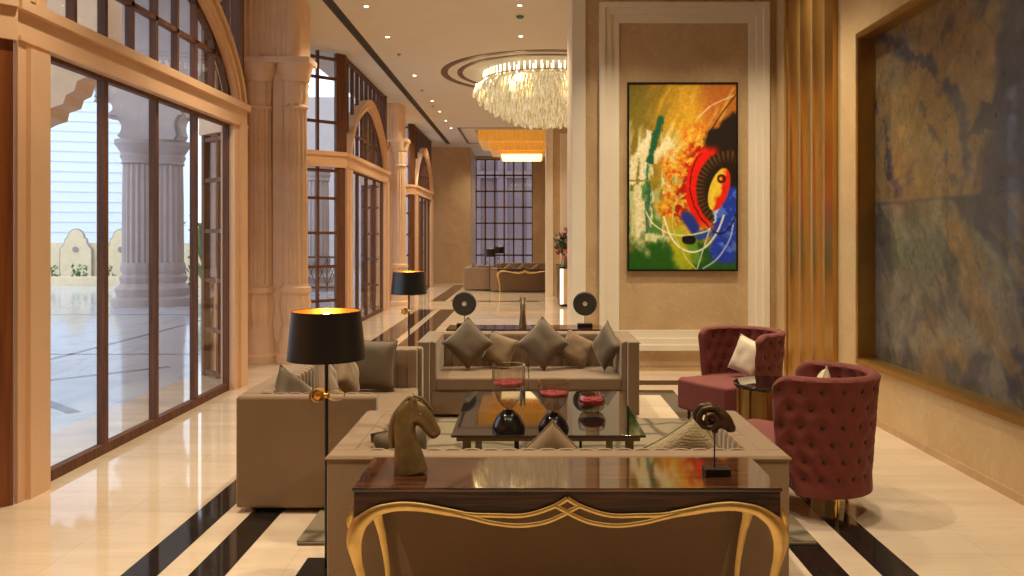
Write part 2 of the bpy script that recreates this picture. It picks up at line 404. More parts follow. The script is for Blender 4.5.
# ------------------------------------------------------------------ glazed bays
P_ = 1.6
def archz(d, a, h):
    d = abs(d)/a
    return h*(1-d**P_)**(1/P_) if d < 1 else 0.
def bay(n, z0, z1):
    root = bpy.data.objects.new('window_%d' % n, None); C.objects.link(root); root['kind'] = 'structure'
    cy = (z0+z1)/2-.02; ja, jb = z0+.32, z1-.38
    T = lambda s: s
    # painted surround: jambs, beam, arch
    q = MB()
    q.box(XL+.03, XL+.05, z0, z0+.12, 0, 2.87); q.box(XL-.08, XL+.05, z0+.12, ja, 0, 3.12); q.box(XL-.02, XL+.05, z0, z0+.12, 2.87, 3.12); q.box(XL-.10, XL+.05, jb, z1, 0, 3.12)
    q.box(XL+.05, XL+.08, z0+.08, ja-.03, 0, 2.84); q.box(XL+.05, XL+.08, jb+.12, z1-.06, 0, 2.9)
    q.box(XL-.10, XL+.05, ja, jb, 2.87, 3.12)
    q.box(XL-.10, XL+.09, z0-.02, z1+.02, 3.06, 3.13); q.box(XL+.05, XL+.07, z0, z1, 2.87, 2.90)
    q.build('stone_surround', M['salmon'], root)
    ai, hi, ao, ho = 1.72, 1.06, 1.94, 1.28
    q = MB()
    for (a0,h0,a1,h1,xa,xb) in ((ai,hi,ao,ho,XL-.10,XL+.05),(ai+.05,hi+.05,ai+.10,hi+.10,XL+.05,XL+.075),(ao-.05,ho-.05,ao,ho,XL+.05,XL+.09)):
        vs = []; fs = []; K = 48
        for i in range(K+1):
            u = cos(pi*i/K)
            u = (abs(u)**.9)*(1 if u >= 0 else -1)
            for (a,h) in ((a0,h0),(a1,h1)):
                for x in (xa,xb): vs.append((x, cy+a*u, 3.12+archz(a*u,a,h)))
        for i in range(K):
            o = 4*i
            for (p,r) in ((0,1),(1,3),(3,2),(2,0)): fs.append((o+p,o+r,o+4+r,o+4+p))
        fs += [(0,1,3,2),(4*K+2,4*K+3,4*K+1,4*K)]
        q.add(vs, fs)
    q.build('arch', M['salmon'], root)
    # wooden frame
    q = MB(); xf0, xf1 = XL-.07, XL-.01
    q.box(xf0, xf1, ja, jb, 0, .075); q.box(xf0, xf1, ja, jb, 2.84, 2.87)
    nP = 4; w = (jb-ja)/nP
    for i in range(nP+1):
        s = ja+i*w; hw = .028
        q.box(xf0, xf1, max(ja,s-hw), min(jb,s+hw),   .075, 2.84)
    m8 = w/2
    i = -12
    for k in range(-12, 13):
        s = (ja+jb)/2+k*m8
        if not (z0-.02 < s < z1+.02): continue
        d = s-cy
        if abs(d) < ai-.05: q.box(xf0, xf1, s-.022, s+.022, 3.12, 3.12+archz(d,ai,hi))
        zt = 3.12+archz(d,ao,ho)
        q.box(xf0, xf1, s-.022, s+.022, zt-.02, CZ)
    for zz in (3.55,):
        aw = ai*(1-((zz-3.12)/hi)**P_)**(1/P_); q.box(xf0, xf1, cy-aw, cy+aw, zz-.02, zz+.02)
        aw = ao*(1-((zz-3.12)/ho)**P_)**(1/P_)
        q.box(xf0, xf1, z0, cy-aw, zz-.02, zz+.02); q.box(xf0, xf1, cy+aw, z1, zz-.02, zz+.02)
    q.box(xf0, xf1, z0, z1, CZ-.08, CZ)
    q.box(xf0-.03, xf1+.02, z0-.0, z0+.09, 3.12, CZ); q.box(xf0-.03, xf1+.02, z1-.09, z1, 3.12, CZ)
    # lining of the arch
    vs = []; fs = []; K = 40
    for i in range(K+1):
        u = cos(pi*i/K)
        for a,h in ((ai-.06,hi-.06),(ai,hi)):
            for x in (xf0,xf1): vs.append((x, cy+a*u, 3.12+archz(a*u,a,h)))
    for i in range(K):
        o = 4*i
        for (p,r) in ((0,1),(1,3),(3,2),(2,0)): fs.append((o+p,o+r,o+4+r,o+4+p))
    q.add(vs, fs)
    q.build('window_frame', M['brown'], root)
    for i in range(nP):
        g = MB(); g.box(XL-.05, XL-.044, ja+i*w+.028, ja+(i+1)*w-.028, .075, 2.84); g.build('pane', M['glass'], root)
    g = MB(); g.box(XL-.05, XL-.044, z0+.05, z1-.05, 3.12, CZ-.06); g.build('upper_pane', M['glass'], root)
    # splayed returns
    for (ya, sg) in ((z0,-1),(z1,1)):
        L_ = sqrt((XL-XW)**2+SPL**2)
        ang = atan2(sg*SPL, XW-XL)
        Mx = Matrix.Translation((XL+(.012 if n == 1 and sg < 0 else -.02), ya, 0)) @ Matrix.Rotation(ang, 4, 'Z')
        q = MB()
        q.box(0, .50 if n == 1 and sg < 0 else .17, -.04, .04, 0, CZ, Mx); q.box(L_-.07, L_, -.04, .04, 0, CZ, Mx)
        q.box(L_*.58-.022, L_*.58+.022, -.03, .03, 0, CZ, Mx)
        for zz in (.04,.55,1.14,1.72,2.32,2.80,3.64,4.40,4.74): q.box(.17, L_-.07, -.03, .03, zz-.024, zz+.024, Mx)
        q.build('window_frame', M['brown'] if not (n == 1 and sg < 0) else M['doorwood'], root)
        q = MB(); q.box(-.02, L_, -.07, .07, 2.86, 3.12, Mx); q.box(-.02, L_, -.10, .10, 3.06, 3.13, Mx); q.build('beam', M['salmon'], root)
        g = MB(); g.box(.17, L_-.07, -.004, .004, .06, 2.84, Mx); g.box(.17, L_-.07, -.004, .004, 3.12, 4.72, Mx); g.build('pane', M['glass'], root)
    return root
for i, (a, b_) in enumerate(BAYS): bay(i+1, a, b_)

# far window with its grid
root = bpy.data.objects.new('window_4', None); C.objects.link(root); root['kind'] = 'structure'
q = MB(); wx0, wx1 = -2.02, .22
for i in range(7): x = wx0+i*(wx1-wx0)/6; q.box(x-.03, x+.03, YE+.02, YE+.10, .3, 4.72)
for i in range(8): z = .3+i*(4.72-.3)/7; q.box(wx0, wx1, YE+.02, YE+.10, z-.03, z+.03)
q.build('window_frame', M['brown'], root)
g = MB(); g.box(wx0, wx1, YE+.055, YE+.062, .3, 4.72); g.build('pane', M['glass'], root)
# carved piers with two fluted shafts each, between the bays
shaft_prof = [(.25,0),(.25,.10),(.215,.13),(.22,.26),(.185,.34),(.195,.42),(.165,.50),(.19,.62),(.205,.78),(.175,.90),(.205,.93),(.205,.985),(.17,1.0),(.165,1.03),(.155,2.2),(.148,3.34),(.17,3.36),(.155,3.40),(.175,3.52),(.16,3.58),(.18,3.66),(.165,3.69),(.185,3.72),(.19,3.76),(.225,3.88),(.232,3.93),(.0,3.93)]
def shaft(x, y, label):
    t = thing('carved_column', label, 'column', (x,y,0), 0, 'carved sandstone columns')
    pr = shaft_prof
    b1 = MB(); b1.lathe(pr[:14], 48, flutes=12, amp=.09, frange=(.5,.91)); b1.build('carved_base', M['sand'], t)
    b1 = MB(); b1.lathe([(.165,1.0)]+[( .166-.006*k, 1.0+2.34*k/3) for k in range(1,4)], 96, flutes=16, amp=.12); b1.build('fluted_shaft', M['sand'], t)
    b1 = MB(); b1.lathe(pr[15:], 48, flutes=10, amp=.10, frange=(3.39,3.70)); b1.rbox(-.24,.24,-.20,.20,3.92,4.0,.01,2); b1.build('capital', M['sand'], t)
    return t
for k, (yc, x0p, l1, l2) in enumerate(((10.62,-3.47,'carved sandstone column with fluted shaft beside first glazed arch','carved sandstone column behind black lamp near the wider sofa group'),
                         (19.3,-3.47,'distant carved sandstone column at end of second glazed arch','distant carved sandstone column before third glazed arch'))):
    q = MB(); q.box(-3.79, -3.06, yc+.02, yc+.50, 0, 4.0)
    q.box(-3.36, -3.22, yc-.05, yc+.05, .0, 4.0)
    prf = []
    # fluted block under the ceiling with a rounded corner
    pts = [(-3.76, yc-.16)]
    for i in range(40):
        x = -3.74+i*.60/39
        pts.append((x, yc-.16+.012*cos(i*2*pi/5)))
    for i in range(8):
        a = -pi/2+pi/2*i/7; pts.append((-3.14+.14*cos(a), yc-.02+.14*sin(a)))
    pts += [(-3.00, yc+.45), (-3.76, yc+.45)]
    q.prism(pts, 'xy', 4.0, CZ)
    o = struct('wall_pier_%d' % (k+1), q, M['sand'])
    o.name = 'wall_pier' if k == 0 else 'wall_pier.001'
    shaft(-3.53, yc-.02, l1); shaft(-3.07, yc-.02, l2)

# ------------------------------------------------------------------ picture pier and second pier
def framed_panel(q, X0, X1, Z0, Z1, yf, wdt, steps=((0,.28,.075),(.28,.60,.045),(.60,1.,.02))):
    """stepped picture moulding around the rectangle, standing proud of y=yf towards the viewer"""
    for (a, b_, d) in steps:
        a *= wdt; b_ *= wdt
        q.box(X0+a, X1-a, yf-d, yf, Z1-b_, Z1-a); q.box(X0+a, X1-a, yf-d, yf, Z0+a, Z0+b_)
        q.box(X0+a, X0+b_, yf-d, yf, Z0+b_, Z1-b_); q.box(X1-b_, X1-a, yf-d, yf, Z0+b_, Z1-b_)
YP = 9.85
q = MB(); q.box(.57, XR, YP, 10.9, 0, CZ); struct('wall_pier_front', q, M['stone']).name = 'wall_picture_pier'
q = MB(); framed_panel(q, .887, 2.967, .26, 4.525, YP, .245); struct('trim_15', q, M['white'])
q = MB(); q.rbox(.55, .722, YP-.03, 10.92, 0, CZ-.001, .012, 2); struct('trim_16', q, M['white'])
q = MB(); q.box(.74, XR, YP-.015, YP, 0, .05); struct('trim_17', q, M['stone'])
YQ = 22.3
q = MB(); q.box(.57, XR, YQ, YQ+.9, 0, CZ); struct('wall_hall_pier', q, M['stone'])
q = MB(); framed_panel(q, .92, 2.9, .26, 4.525, YQ, .24); struct('trim_18', q, M['white'])
q = MB(); q.rbox(.53, .73, YQ-.04, YQ+.92, 0, CZ-.001, .012, 2); struct('trim_19', q, M['white'])
q = MB(); q.box(XW+.02, -2.0, 28.67, 28.7, 0, .12); struct('baseboard_far', q, M['stone'])

# bronze ribbed cladding on the side wall
t = thing('ribbed_cladding', 'polished bronze cladding with tall rounded ribs beside the framed blue stone', 'wall cladding', (XR-.002,7.87,0))
q = MB(); q.box(-.02, 0, 0, 1.46, 0, CZ-.002); q.box(-.05, -.02, 0, .22, 0, CZ-.002); q.box(-.06, -.02, 1.38, 1.46, 0, CZ-.002); q.build('backing', M['bronze'], t)
rib = MB()
pts = [(-.02, -.19)]+[(-.02-.07*cos(u*pi/2)**.8 if abs(u) < 1 else -.021, .19*u) for u in [i/10-1 for i in range(0,21)]]+[(-.02,.19)]
rib.prism(pts, 'xy', 0, CZ-.002)
r0 = rib.build('rib', M['bronze'], t); r0.location = (0,.41,0)
for k in (1,2):
    c = r0.copy(); C.objects.link(c); c.parent = t; c.location = (0,.41+.38*k,0)

# ------------------------------------------------------------------ vertex-painted panels
def painted(name, m, nu, nv, P, col, parent):
    vs = [P(i/nu, j/nv) for j in range(nv+1) for i in range(nu+1)]
    fs = [(j*(nu+1)+i, j*(nu+1)+i+1, (j+1)*(nu+1)+i+1, (j+1)*(nu+1)+i) for j in range(nv) for i in range(nu)]
    me = bpy.data.meshes.new(name); me.from_pydata(vs, [], fs); me.materials.append(m)
    a = me.color_attributes.new('Col', 'FLOAT_COLOR', 'POINT')
    k = 0
    for j in range(nv+1):
        for i in range(nu+1):
            c = s2l(tuple(min(1, max(0, x)) for x in col(i/nu, j/nv)))
            a.data[k].color = (c[0],c[1],c[2],1); k += 1
    o = bpy.data.objects.new(name, me); C.objects.link(o); o.parent = parent
    return o
def fb(x, y, s=0., o=5): return noise.fractal(Vector((x,y,s)), .9, 2., o)
def mix(a, b, t):
    t = min(1, max(0, t)); return tuple(x+(y-x)*t for x,y in zip(a,b))
def st(a, b, x):
    t = min(1, max(0, (x-a)/(b-a))); return t*t*(3-2*t)
def seg(px, py, pts):
    best = 1e9
    for (x0,y0),(x1,y1) in zip(pts, pts[1:]):
        dx, dy = x1-x0, y1-y0; L2 = dx*dx+dy*dy or 1e-9
        t = min(1, max(0, ((px-x0)*dx+(py-y0)*dy)/L2)); d = sqrt((px-x0-t*dx)**2+(py-y0-t*dy)**2)
        best = min(best, d)
    return best
ARC1 = smoothpath([(85,385),(105,418),(150,445),(200,450),(250,440),(265,430)], 6)
ARC2 = smoothpath([(135,400),(155,455),(185,487),(220,497),(255,480),(285,440),(303,395)], 6)
ARC3 = smoothpath([(228,125),(262,92),(300,72),(336,58)], 5)
ARC4 = smoothpath([(165,370),(160,430),(195,510),(225,545)], 5)
ARC5 = smoothpath([(245,543),(285,515),(320,460),(332,400)], 5)
ARC6 = smoothpath([(228,545),(245,490),(265,430)], 4)
ARCB = smoothpath([(272,440),(300,445),(325,420),(340,385)], 5)
ARCK = [(336,58),(300,105),(268,155)]
def paintcol(u, v):
    x = 35+305*u; y = 25+523*v
    w = fb(x*.012, y*.012, 3.)*18; w2 = fb(x*.05, y*.05, 8.)*9
    xx = x+w*.8; yy = y+w
    streak = fb((x+y*.5)*.05, (x-y)*.008, 2.)
    c = mix((.48,.40,.12), (.80,.60,.14), st(60,210,xx+streak*40))
    c = mix(c, (.70,.40,.14), st(205,270,xx+streak*20)*st(330,120,yy))
    c = mix(c, (.86,.70,.26), .6*st(.1,.6,streak)*st(90,200,xx)*st(300,150,yy))
    c = mix(c, (.40,.38,.10), .55*st(110,35,xx)*st(200,60,yy))
    xs_ = x+w2*.5+fb(x*.15,y*.02,6.)*4; ys_ = y+w2*.5
    # cream, white and green strokes on the lower half
    lo = st(130,210,yy+streak*30)*st(225,140,xx)
    c = mix(c, (.82,.78,.58), lo*st(-.25,.15,fb(x*.03,y*.009,5.)+.1))
    c = mix(c, (.30,.48,.20), st(250,330,yy)*st(230,150,xx)*st(.02,.25,fb(x*.03,y*.012,11.)))
    for pts_, w_, col_ in (([(45,300),(52,240),(98,168)],11,(.86,.82,.66)),([(70,290),(85,255),(150,185)],8,(.86,.82,.66)),([(110,245),(150,195)],7,(.84,.78,.58)),
            ([(60,320),(62,420),(68,490)],13,(.84,.80,.62)),([(45,330),(48,470)],8,(.74,.74,.52)),([(88,455),(140,462)],13,(.82,.80,.60)),([(92,330),(88,440)],8,(.20,.38,.26)),
            ([(112,330),(118,400)],9,(.62,.68,.48)),([(90,255),(88,295),(96,350)],6,(.14,.38,.24))):
        c = mix(c, col_, st(w_+4,w_-4,seg(xs_,ys_,pts_)+abs(fb(x*.2,y*.03,7.))*5)*.95)
    c = mix(c, (.12,.32,.07), st(440,505,yy+w2+fb(x*.03,y*.02,21.)*45))
    c = mix(c, (.66,.66,.12), st(34,12,seg(xx,yy,[(142,370),(170,440),(195,545)]))*.9)
    c = mix(c, (.38,.56,.16), st(22,8,seg(xx,yy,[(210,470),(230,520)]))*.8)
    c = mix(c, (.08,.32,.20), st(15,8,seg(xs_,ys_,[(126,125),(112,170),(96,240)])+abs(fb(x*.2,y*.03,9.))*6))
    c = mix(c, (.50,.50,.10), st(3,1.5,seg(x,y,[(38,297),(120,298)])))
    # splash of orange and red
    g = fb(x*.045+w2*.02,y*.045,4.)+.35*fb(x*.14,y*.14,24.)
    sp = st(64,26,seg(xx,yy,[(235,190),(185,270),(165,375)]))
    c = mix(c, (.82,.56,.12), sp*st(-.5,.0,g)); c = mix(c, (.74,.24,.06), sp*st(-.1,.5,g)*.85); c = mix(c, (.92,.72,.28), sp*st(.1,.45,fb(x*.08,y*.08,9.))*.75)
    c = mix(c, (.62,.10,.05), st(34,12,seg(xx,yy,[(235,215),(196,300),(180,390)]))*st(-.2,.2,fb(x*.06,y*.06,19.)))
    # dark disc with the red crescent
    c = mix(c, (.10,.07,.05), st(58,40,seg(xx,yy,[(300,185),(335,160),(338,250)])))
    r = sqrt(((x-318+w2*.3)/112.)**2+((y-322)/132.)**2)
    if y < 450:
        c = mix(c, (.84,.09,.04), st(1.12,1.05,r)*st(190,222,y)*st(450,400,y)*st(300,270,x))
        c = mix(c, (.18,.03,.02), st(.025,.0,abs(r-.98+.05*sin(y*.02)))*st(210,240,y)*st(300,270,x))
    rays = .5+.5*sin(atan2(y-322, x-318)*46)
    c = mix(c, mix((.11,.07,.04),(.36,.24,.11), rays*st(.5,.75,r)), st(.86,.80,r)*st(470,440,y))
    # blue
    bl = st(46,28,seg(xx,yy,[(330,350),(305,430),(300,495)]))*st(275,295,y)
    c = mix(c, (.13,.22,.64), bl); c = mix(c, (.36,.50,.86), bl*st(.1,.4,fb(x*.04,y*.03,13.))*.7)
    c = mix(c, (.13,.20,.52), st(22,10,seg(xx,yy,[(200,400),(222,432)])))
    c = mix(c, (.05,.05,.04), st(15,10,seg(x,y,[(198,462),(212,463)])))
    c = mix(c, (.15,.27,.55), st(16,9,seg(x,y,[(236,452),(254,445)])))
    c = mix(c, (.74,.82,.92), st(7,3,seg(xx+w2,yy,[(272,405),(280,378),(292,372)]))*.9)
    # the eye
    ex, ey = x-290, y-322; a = .30; ex, ey = ex*cos(a)+ey*sin(a), -ex*sin(a)+ey*cos(a)
    re = sqrt((ex/27)**2+(ey/62)**2)
    c = mix(c, mix((.92,.74,.20),(.84,.14,.05), st(-6,8,ex+w2)), st(1.05,.95,re))
    c = mix(c, (.20,.08,.05), st(5,2,abs(seg(x,y,[(296,292),(296,292)])-9))*st(-12,-4,x-296+4))
    for A_, col, wd in ((ARC1,(.86,.84,.66),1.6),(ARC2,(.9,.9,.78),2.2),(ARC3,(.90,.72,.52),1.6),(ARC4,(.76,.74,.4),1.4),(ARC5,(.66,.74,.86),1.4),(ARC6,(.8,.8,.7),1.2),(ARCB,(.05,.05,.10),2.),(ARCK,(.12,.08,.05),1.5)):
        d = seg(x,y,A_)
        if d < wd+2: c = mix(c, col, st(wd+1.2,wd-.4,d)*.9)
    k = 1.16+.10*fb(x*.09,y*.09,31.)
    return tuple(q*k for q in c)
PX0, PX1, PZ0, PZ1 = 1.231, 2.586, 1.231, 3.546
t = thing('abstract_painting', 'tall abstract oil painting in yellow, red, blue and green with black frame', 'painting', (0,YP,0))
q = MB(); fw = .022
q.box(PX0,PX1,-.05,0,PZ1-fw,PZ1); q.box(PX0,PX1,-.05,0,PZ0,PZ0+fw); q.box(PX0,PX0+fw,-.05,0,PZ0+fw,PZ1-fw); q.box(PX1-fw,PX1,-.05,0,PZ0+fw,PZ1-fw)
q.build('frame', M['black'], t)
painted('canvas', M['paint'], 150, 256, lambda u, v: (PX0+fw*.5+u*(PX1-PX0-fw), -.04, PZ1-fw*.5-v*(PZ1-PZ0-fw)), paintcol, t)

def bluecol(u, v):
    # u along y from far to near, v from top down; two book-matched slabs meet at v~.52
    Y = BY1-u*(BY1-BY0); Z = BZ1-v*(BZ1-BZ0)
    zs = 1.95
    up = Z > zs; d = abs(Z-zs)
    sx = Y; 
    wz = fb(sx*.8, d*.8, 1.)*.5
    brown = (.54,.45,.32); olive = (.49,.44,.34); grey = (.45,.45,.42); navy = (.25,.27,.35); slate = (.23,.245,.285)
    c = mix(brown, olive, st(-.2,.3,fb(sx*1.2,d*1.2,4.)))
    if not up: c = mix(c, grey, .8*st(-.3,.2,fb(sx*.9,d*.9,14.)+.2))
    yy_ = sx+.10*fb(sx*2.2,Z*2.2,7.); zz_ = Z+.10*fb(sx*2.2,Z*2.2,17.)
    fine = fb(sx*7,Z*7,71.)
    def vein(pts, w, a, cc=navy):
        ww = w*(.45+1.1*abs(fb(sx*1.7+w*90,Z*1.7,81.)))
        return mix(c, cc, a*st(ww,ww*.1,seg(yy_,zz_,pts)+.07*fine+.03*fb(sx*18,Z*18,91.)))
    c = vein([(7.3,3.5),(6.9,3.28),(6.5,3.12),(6.04,2.83),(5.85,2.46),(5.80,2.2)], .13, .85)
    c = vein([(7.4,2.95),(7.14,2.62),(6.88,2.05)], .11, .8)
    c = vein([(6.5,2.7),(6.2,2.35),(6.0,2.05)], .05, .6); c = vein([(7.1,2.3),(6.7,2.1)], .05, .5)
    if up: m_ = st(.05,-.08,yy_-(5.42+.30*max(0,2.85-Z)+ (.18 if 2.40 < zz_ < 2.58 else 0)))
    else: m_ = st(-.06,.04, zz_-(1.98-.62*max(0,6.07-yy_)))*st(6.12,6.02,yy_)
    c = mix(c, slate, m_*.9); c = mix(c, navy, m_*st(-.1,.35,fb(sx*3,Z*3,23.))*.6)
    c = mix(c, navy, .8*st(.5,1.,m_)*st(1.,.5,m_))
    c = mix(c, (.42,.41,.38), m_*st(.2,.6,fb(sx*2.,d*2.,17.))*.5)
    if not up:
        c = mix(c, (.27,.29,.28), .7*st(.05,.4,fb(sx*2.6+d*1.5,d*1.6,41.)))
        c = mix(c, navy, .75*st(.12,.42,fb(sx*2.2-d,d*2.2,47.))*st(.2,.8,d))
        c = mix(c, (.62,.47,.28), .5*st(.15,.5,fb(sx*1.6+d*1.5,d*.8,53.)))
    c = mix(c, navy, .45*st(.03,.0,abs(fb(sx*1.8-d*.8,d*1.8,55.))))
    c = mix(c, navy, .4*st(.15,.6,fb(sx*5+d*3,d*2.5,57.)))
    if d < .012: c = mix(c, navy, .4)
    k = .92+.14*fb(sx*6,Z*6,61.)
    return tuple(q_*k for q_ in c)
t = thing('stone_wall_panel', 'large blue and brown veined stone panel in deep brass frame', 'wall panel', (XR,0,0))
q = MB(); e = .002; fd = .135
for (ya,yb,za,zb) in ((BY0+e,BY1-e,BZ1-.02,BZ1-e),(BY0+e,BY1-e,BZ0+e,BZ0+.02),(BY1-.02,BY1-e,BZ0+.02,BZ1-.02),(BY0+e,BY0+.02,BZ0+.02,BZ1-.02)):
    q.box(-.008, fd+.03, ya, yb, za, zb)
for (ya,yb,za,zb) in ((BY0-.03,BY1+.035,BZ1-.012,BZ1+.035),(BY0-.03,BY1+.035,BZ0-.035,BZ0+.012),(BY1-.012,BY1+.035,BZ0+.012,BZ1-.012),(BY0-.03,BY0+.012,BZ0+.012,BZ1-.012)):
    q.box(-.022, -.001, ya, yb, za, zb)
q.build('frame', M['darkgold'], t)
painted('stone_slab', M['blue'], 220, 180, lambda u, v: (fd, BY1-.02-u*(BY1-BY0-.04), BZ1-.02-v*(BZ1-BZ0-.04)), bluecol, t)

# ------------------------------------------------------------------ ceiling fittings
t = thing('linear_vent', 'long dark slotted air vent running along the ceiling', 'air vent', (-2.69,0,CZ))
q = MB(); q.box(-.06,.06,1.0,27.4,-.006,-.001); q.build('slot', M['black'], t)
q = MB(); q.box(-.068,-.052,1.0,27.4,-.012,-.001); q.box(.052,.068,1.0,27.4,-.012,-.001); q.build('frame', M['vent'], t)
q = MB()
for x in (-.026,.0,.026): q.box(x-.007,x+.007,1.0,27.4,-.014,-.006)
q.build('slat', M['vent'], t)

def downlight():
    t = thing('downlight', '', 'downlight', (0,0,CZ), 0, 'round recessed downlights')
    q = MB(); q.lathe([(.030,-.004),(.043,-.007),(.045,-.001),(.030,-.001)], 20, closed=True); q.build('trim_ring', M['white'], t)
    q = MB(); q.lathe([(.0,-.003),(.030,-.003),(.030,-.001),(0,-.001)], 16); q.build('lens', M['lamplit'], t)
    return t
DL = [(-2.23,y) for y in (11.1,12.8,15.85,18.8,20.4,22.0,23.5)] + [(-.10,11.05),(-.10,12.75)]
DLhidden = [(x,y) for x in (-2.2,-.10,2.0) for y in (1.8,4.6,7.4)]
ordw = ['first','second','third','fourth','fifth','sixth','seventh']
d0 = downlight()
for i, (x,y) in enumerate(DL):
    lab = ('%s lit downlight from the viewer in row beside the ceiling vent' % ordw[i]) if i < 7 else (['lit downlight above the green ceiling sensor','lit downlight between green sensor and crystal chandelier'][i-7])
    if i == 0: d0.location = (x,y,CZ); d0['label'] = lab; continue
    dup(d0, (x,y,CZ), 0, lab)
def sprinkler(x, y, lab, first=None):
    t = thing('ceiling_sprinkler', lab, 'sprinkler', (x,y,CZ), 0, 'ceiling sprinkler heads')
    q = MB(); q.lathe([(.0,-.012),(.035,-.010),(.04,-.001),(0,-.001)], 14); q.build('escutcheon', M['greymetal'], t)
    q = MB(); q.lathe([(0,-.035),(.020,-.034),(.020,-.030),(.009,-.029),(.010,-.010),(0,-.010)], 12); q.build('deflector', M['greymetal'], t)
    return t
for i,(px,py) in enumerate(((399,54),(422,90),(433,106))):
    z = 3.20*800/(237-py); sprinkler((px-527)*z/800, z, '%s small sprinkler head on ceiling counting from the viewer' % ordw[i])
t = thing('ceiling_sensor', 'small green domed sensor on the ceiling', 'sensor', (-.10,11.55,CZ))
q = MB(); q.lathe([(0,-.05),(.04,-.045),(.06,-.02),(.06,-.001),(0,-.001)], 18); q.build('housing', M['green'], t)
q = MB(); q.lathe([(.06,-.012),(.072,-.010),(.072,-.001),(.06,-.001)], 18, closed=True); q.build('collar', M['white'], t)

# crystal chandelier in the round recess
t = thing('crystal_chandelier', 'round tiered crystal chandelier in a circular ceiling recess', 'chandelier', (CH[0],CH[1],CZ+.42))
q = MB(); q.lathe([(0,-.06),(1.32,-.06),(1.34,0),(0,0)], 48); q.build('ceiling_plate', M['brass'], t)
q = MB(); q.lathe([(1.25,-.585),(1.27,-.585),(1.27,-.57),(1.25,-.57)], 64, closed=True); q.lathe([(.8,-.60),(.84,-.60),(.84,-.57),(.8,-.57)], 48, closed=True)
for i in range(12):
    a = 2*pi*i/12; q.tube([(1.26*cos(a),1.26*sin(a),-.05),(1.26*cos(a),1.26*sin(a),-.60)], .008, 6)
q.build('hanging_frame', M['brass'], t)
q = MB()
for i in range(72):
    a = 2*pi*i/72; r = 1.22
    q.tube([(r*cos(a),r*sin(a),-.16-.06*(i%2)),(r*cos(a),r*sin(a),-.56)], .015, 5)
    if i % 2: q.tube([(.8*r*cos(a),.8*r*sin(a),-.16),(.8*r*cos(a),.8*r*sin(a),-.56)], .015, 5)
o = q.build('upper_crystal_rods', M['crystalhot'], t); o['kind'] = 'stuff'; o['label'] = 'bright upright crystal rods of the top drum'
# hanging rods gathered into leaf-like fins that step down towards the middle
tiers = [(1.30,-.57,-.90,20),(1.20,-.60,-1.02,20),(1.06,-.62,-1.14,20),(.90,-.64,-1.25,16),(.72,-.66,-1.34,14),(.54,-.68,-1.42,12),(.34,-.70,-1.48,8)]
rods = []
for k, (r, za, zb, n) in enumerate(tiers):
    for i in range(n):
        a0 = 2*pi*(i+.5*(k%2))/n
        for m_ in range(-3,4):
            f = m_/3; a = a0+f*.46*2*pi/n
            rr = r+.13*(1-f*f)*min(1,r+.2); zl = zb+.10*abs(f)**1.5+random.uniform(-.008,.008); zm = za-.45*(za-zl)
            rods.append((k, sin(a)*rr, [((r-.16)*cos(a0+f*.3*2*pi/n),(r-.16)*sin(a0+f*.3*2*pi/n),za),((rr-.03)*cos(a),(rr-.03)*sin(a),zm),(rr*cos(a),rr*sin(a),zl+.05),((rr-.015)*cos(a),(rr-.015)*sin(a),zl)]))
rods.sort(key=lambda w: w[1]-.02*w[0])
rest = MB()
for i, (k, _, pts) in enumerate(rods):
    if i < 100:
        q = MB(); q.tube(pts, [.012,.018,.024,.012], 5); q.build('crystal_rod', M['crystal'], t)
    else: rest.tube(pts, [.012,.018,.024,.012], 4)
o = rest.build('hanging_crystal_rods', M['crystal'], t); o['kind'] = 'stuff'

# amber crystal light
t = thing('amber_ceiling_light', 'rectangular stepped amber crystal ceiling light beyond the chandelier', 'ceiling light', (0,0,CZ+.3))
def fringe(x0,x1,y0,y1,z0,z1):
    q = MB(); pts = []
    def side(ax,ay,bx,by,nx,ny):
        L_ = sqrt((bx-ax)**2+(by-ay)**2); n = int(L_/.05)
        for i in range(n):
            f = i/n; d = .018 if i % 2 else 0
            pts.append((ax+(bx-ax)*f+nx*d, ay+(by-ay)*f+ny*d))
    side(x0,y0,x1,y0,0,-1); side(x1,y0,x1,y1,1,0); side(x1,y1,x0,y1,0,1); side(x0,y1,x0,y0,-1,0)
    q.prism(pts, 'xy', z0, z1); return q
a0,a1,a2,a3 = AM
fringe(a0,a1,a2,a3,-.62,-.02).build('crystal_tier', M['amber'], t)
fringe(a0+.34,a1-.34,a2+.3,a3-.3,-.86,-.60).build('crystal_tier', M['amber'], t)
fringe(a0+.62,a1-.62,a2+.5,a3-.5,-1.02,-.84).build('crystal_tier', M['amber'], t)
q = MB(); q.rbox(a0+.66,a1-.66,a2+.46,a3-.54,-1.03,-.96,.01,2); q.build('light_panel', M['amberhot'], t)

# ------------------------------------------------------------------ soft furnishings
def channels(q, L_, H_, n, depth, bulge, Mx):
    """upright padded channels: panel L_ x H_ in local x,z, front towards -y, rounded over at the top"""
    vs = []; fs = []; per = 6; nx = n*per; prof = [(0,0,1),(0,H_*.35,1),(0,H_*.7,1),(0,H_-.03,1),(.008,H_-.01,.9),(.03,H_,.6),(depth,H_,.3)]
    for i in range(nx+1):
        f = (i % per)/per; bl = bulge*sqrt(max(0, 1-(2*f-1)**2))
        for (dy, z, k) in prof: vs.append((-L_/2+L_*i/nx, dy-depth-bl*k+.0, z + (bl*.5 if k < .95 else 0)))
    np_ = len(prof)
    for i in range(nx):
        for j in range(np_-1): fs.append((i*np_+j, (i+1)*np_+j, (i+1)*np_+j+1, i*np_+j+1))
    q.add(vs, fs, Mx)
    q.box(-L_/2, L_/2, -depth+.001, 0, 0, H_-.012, Mx)
SEAT = .37
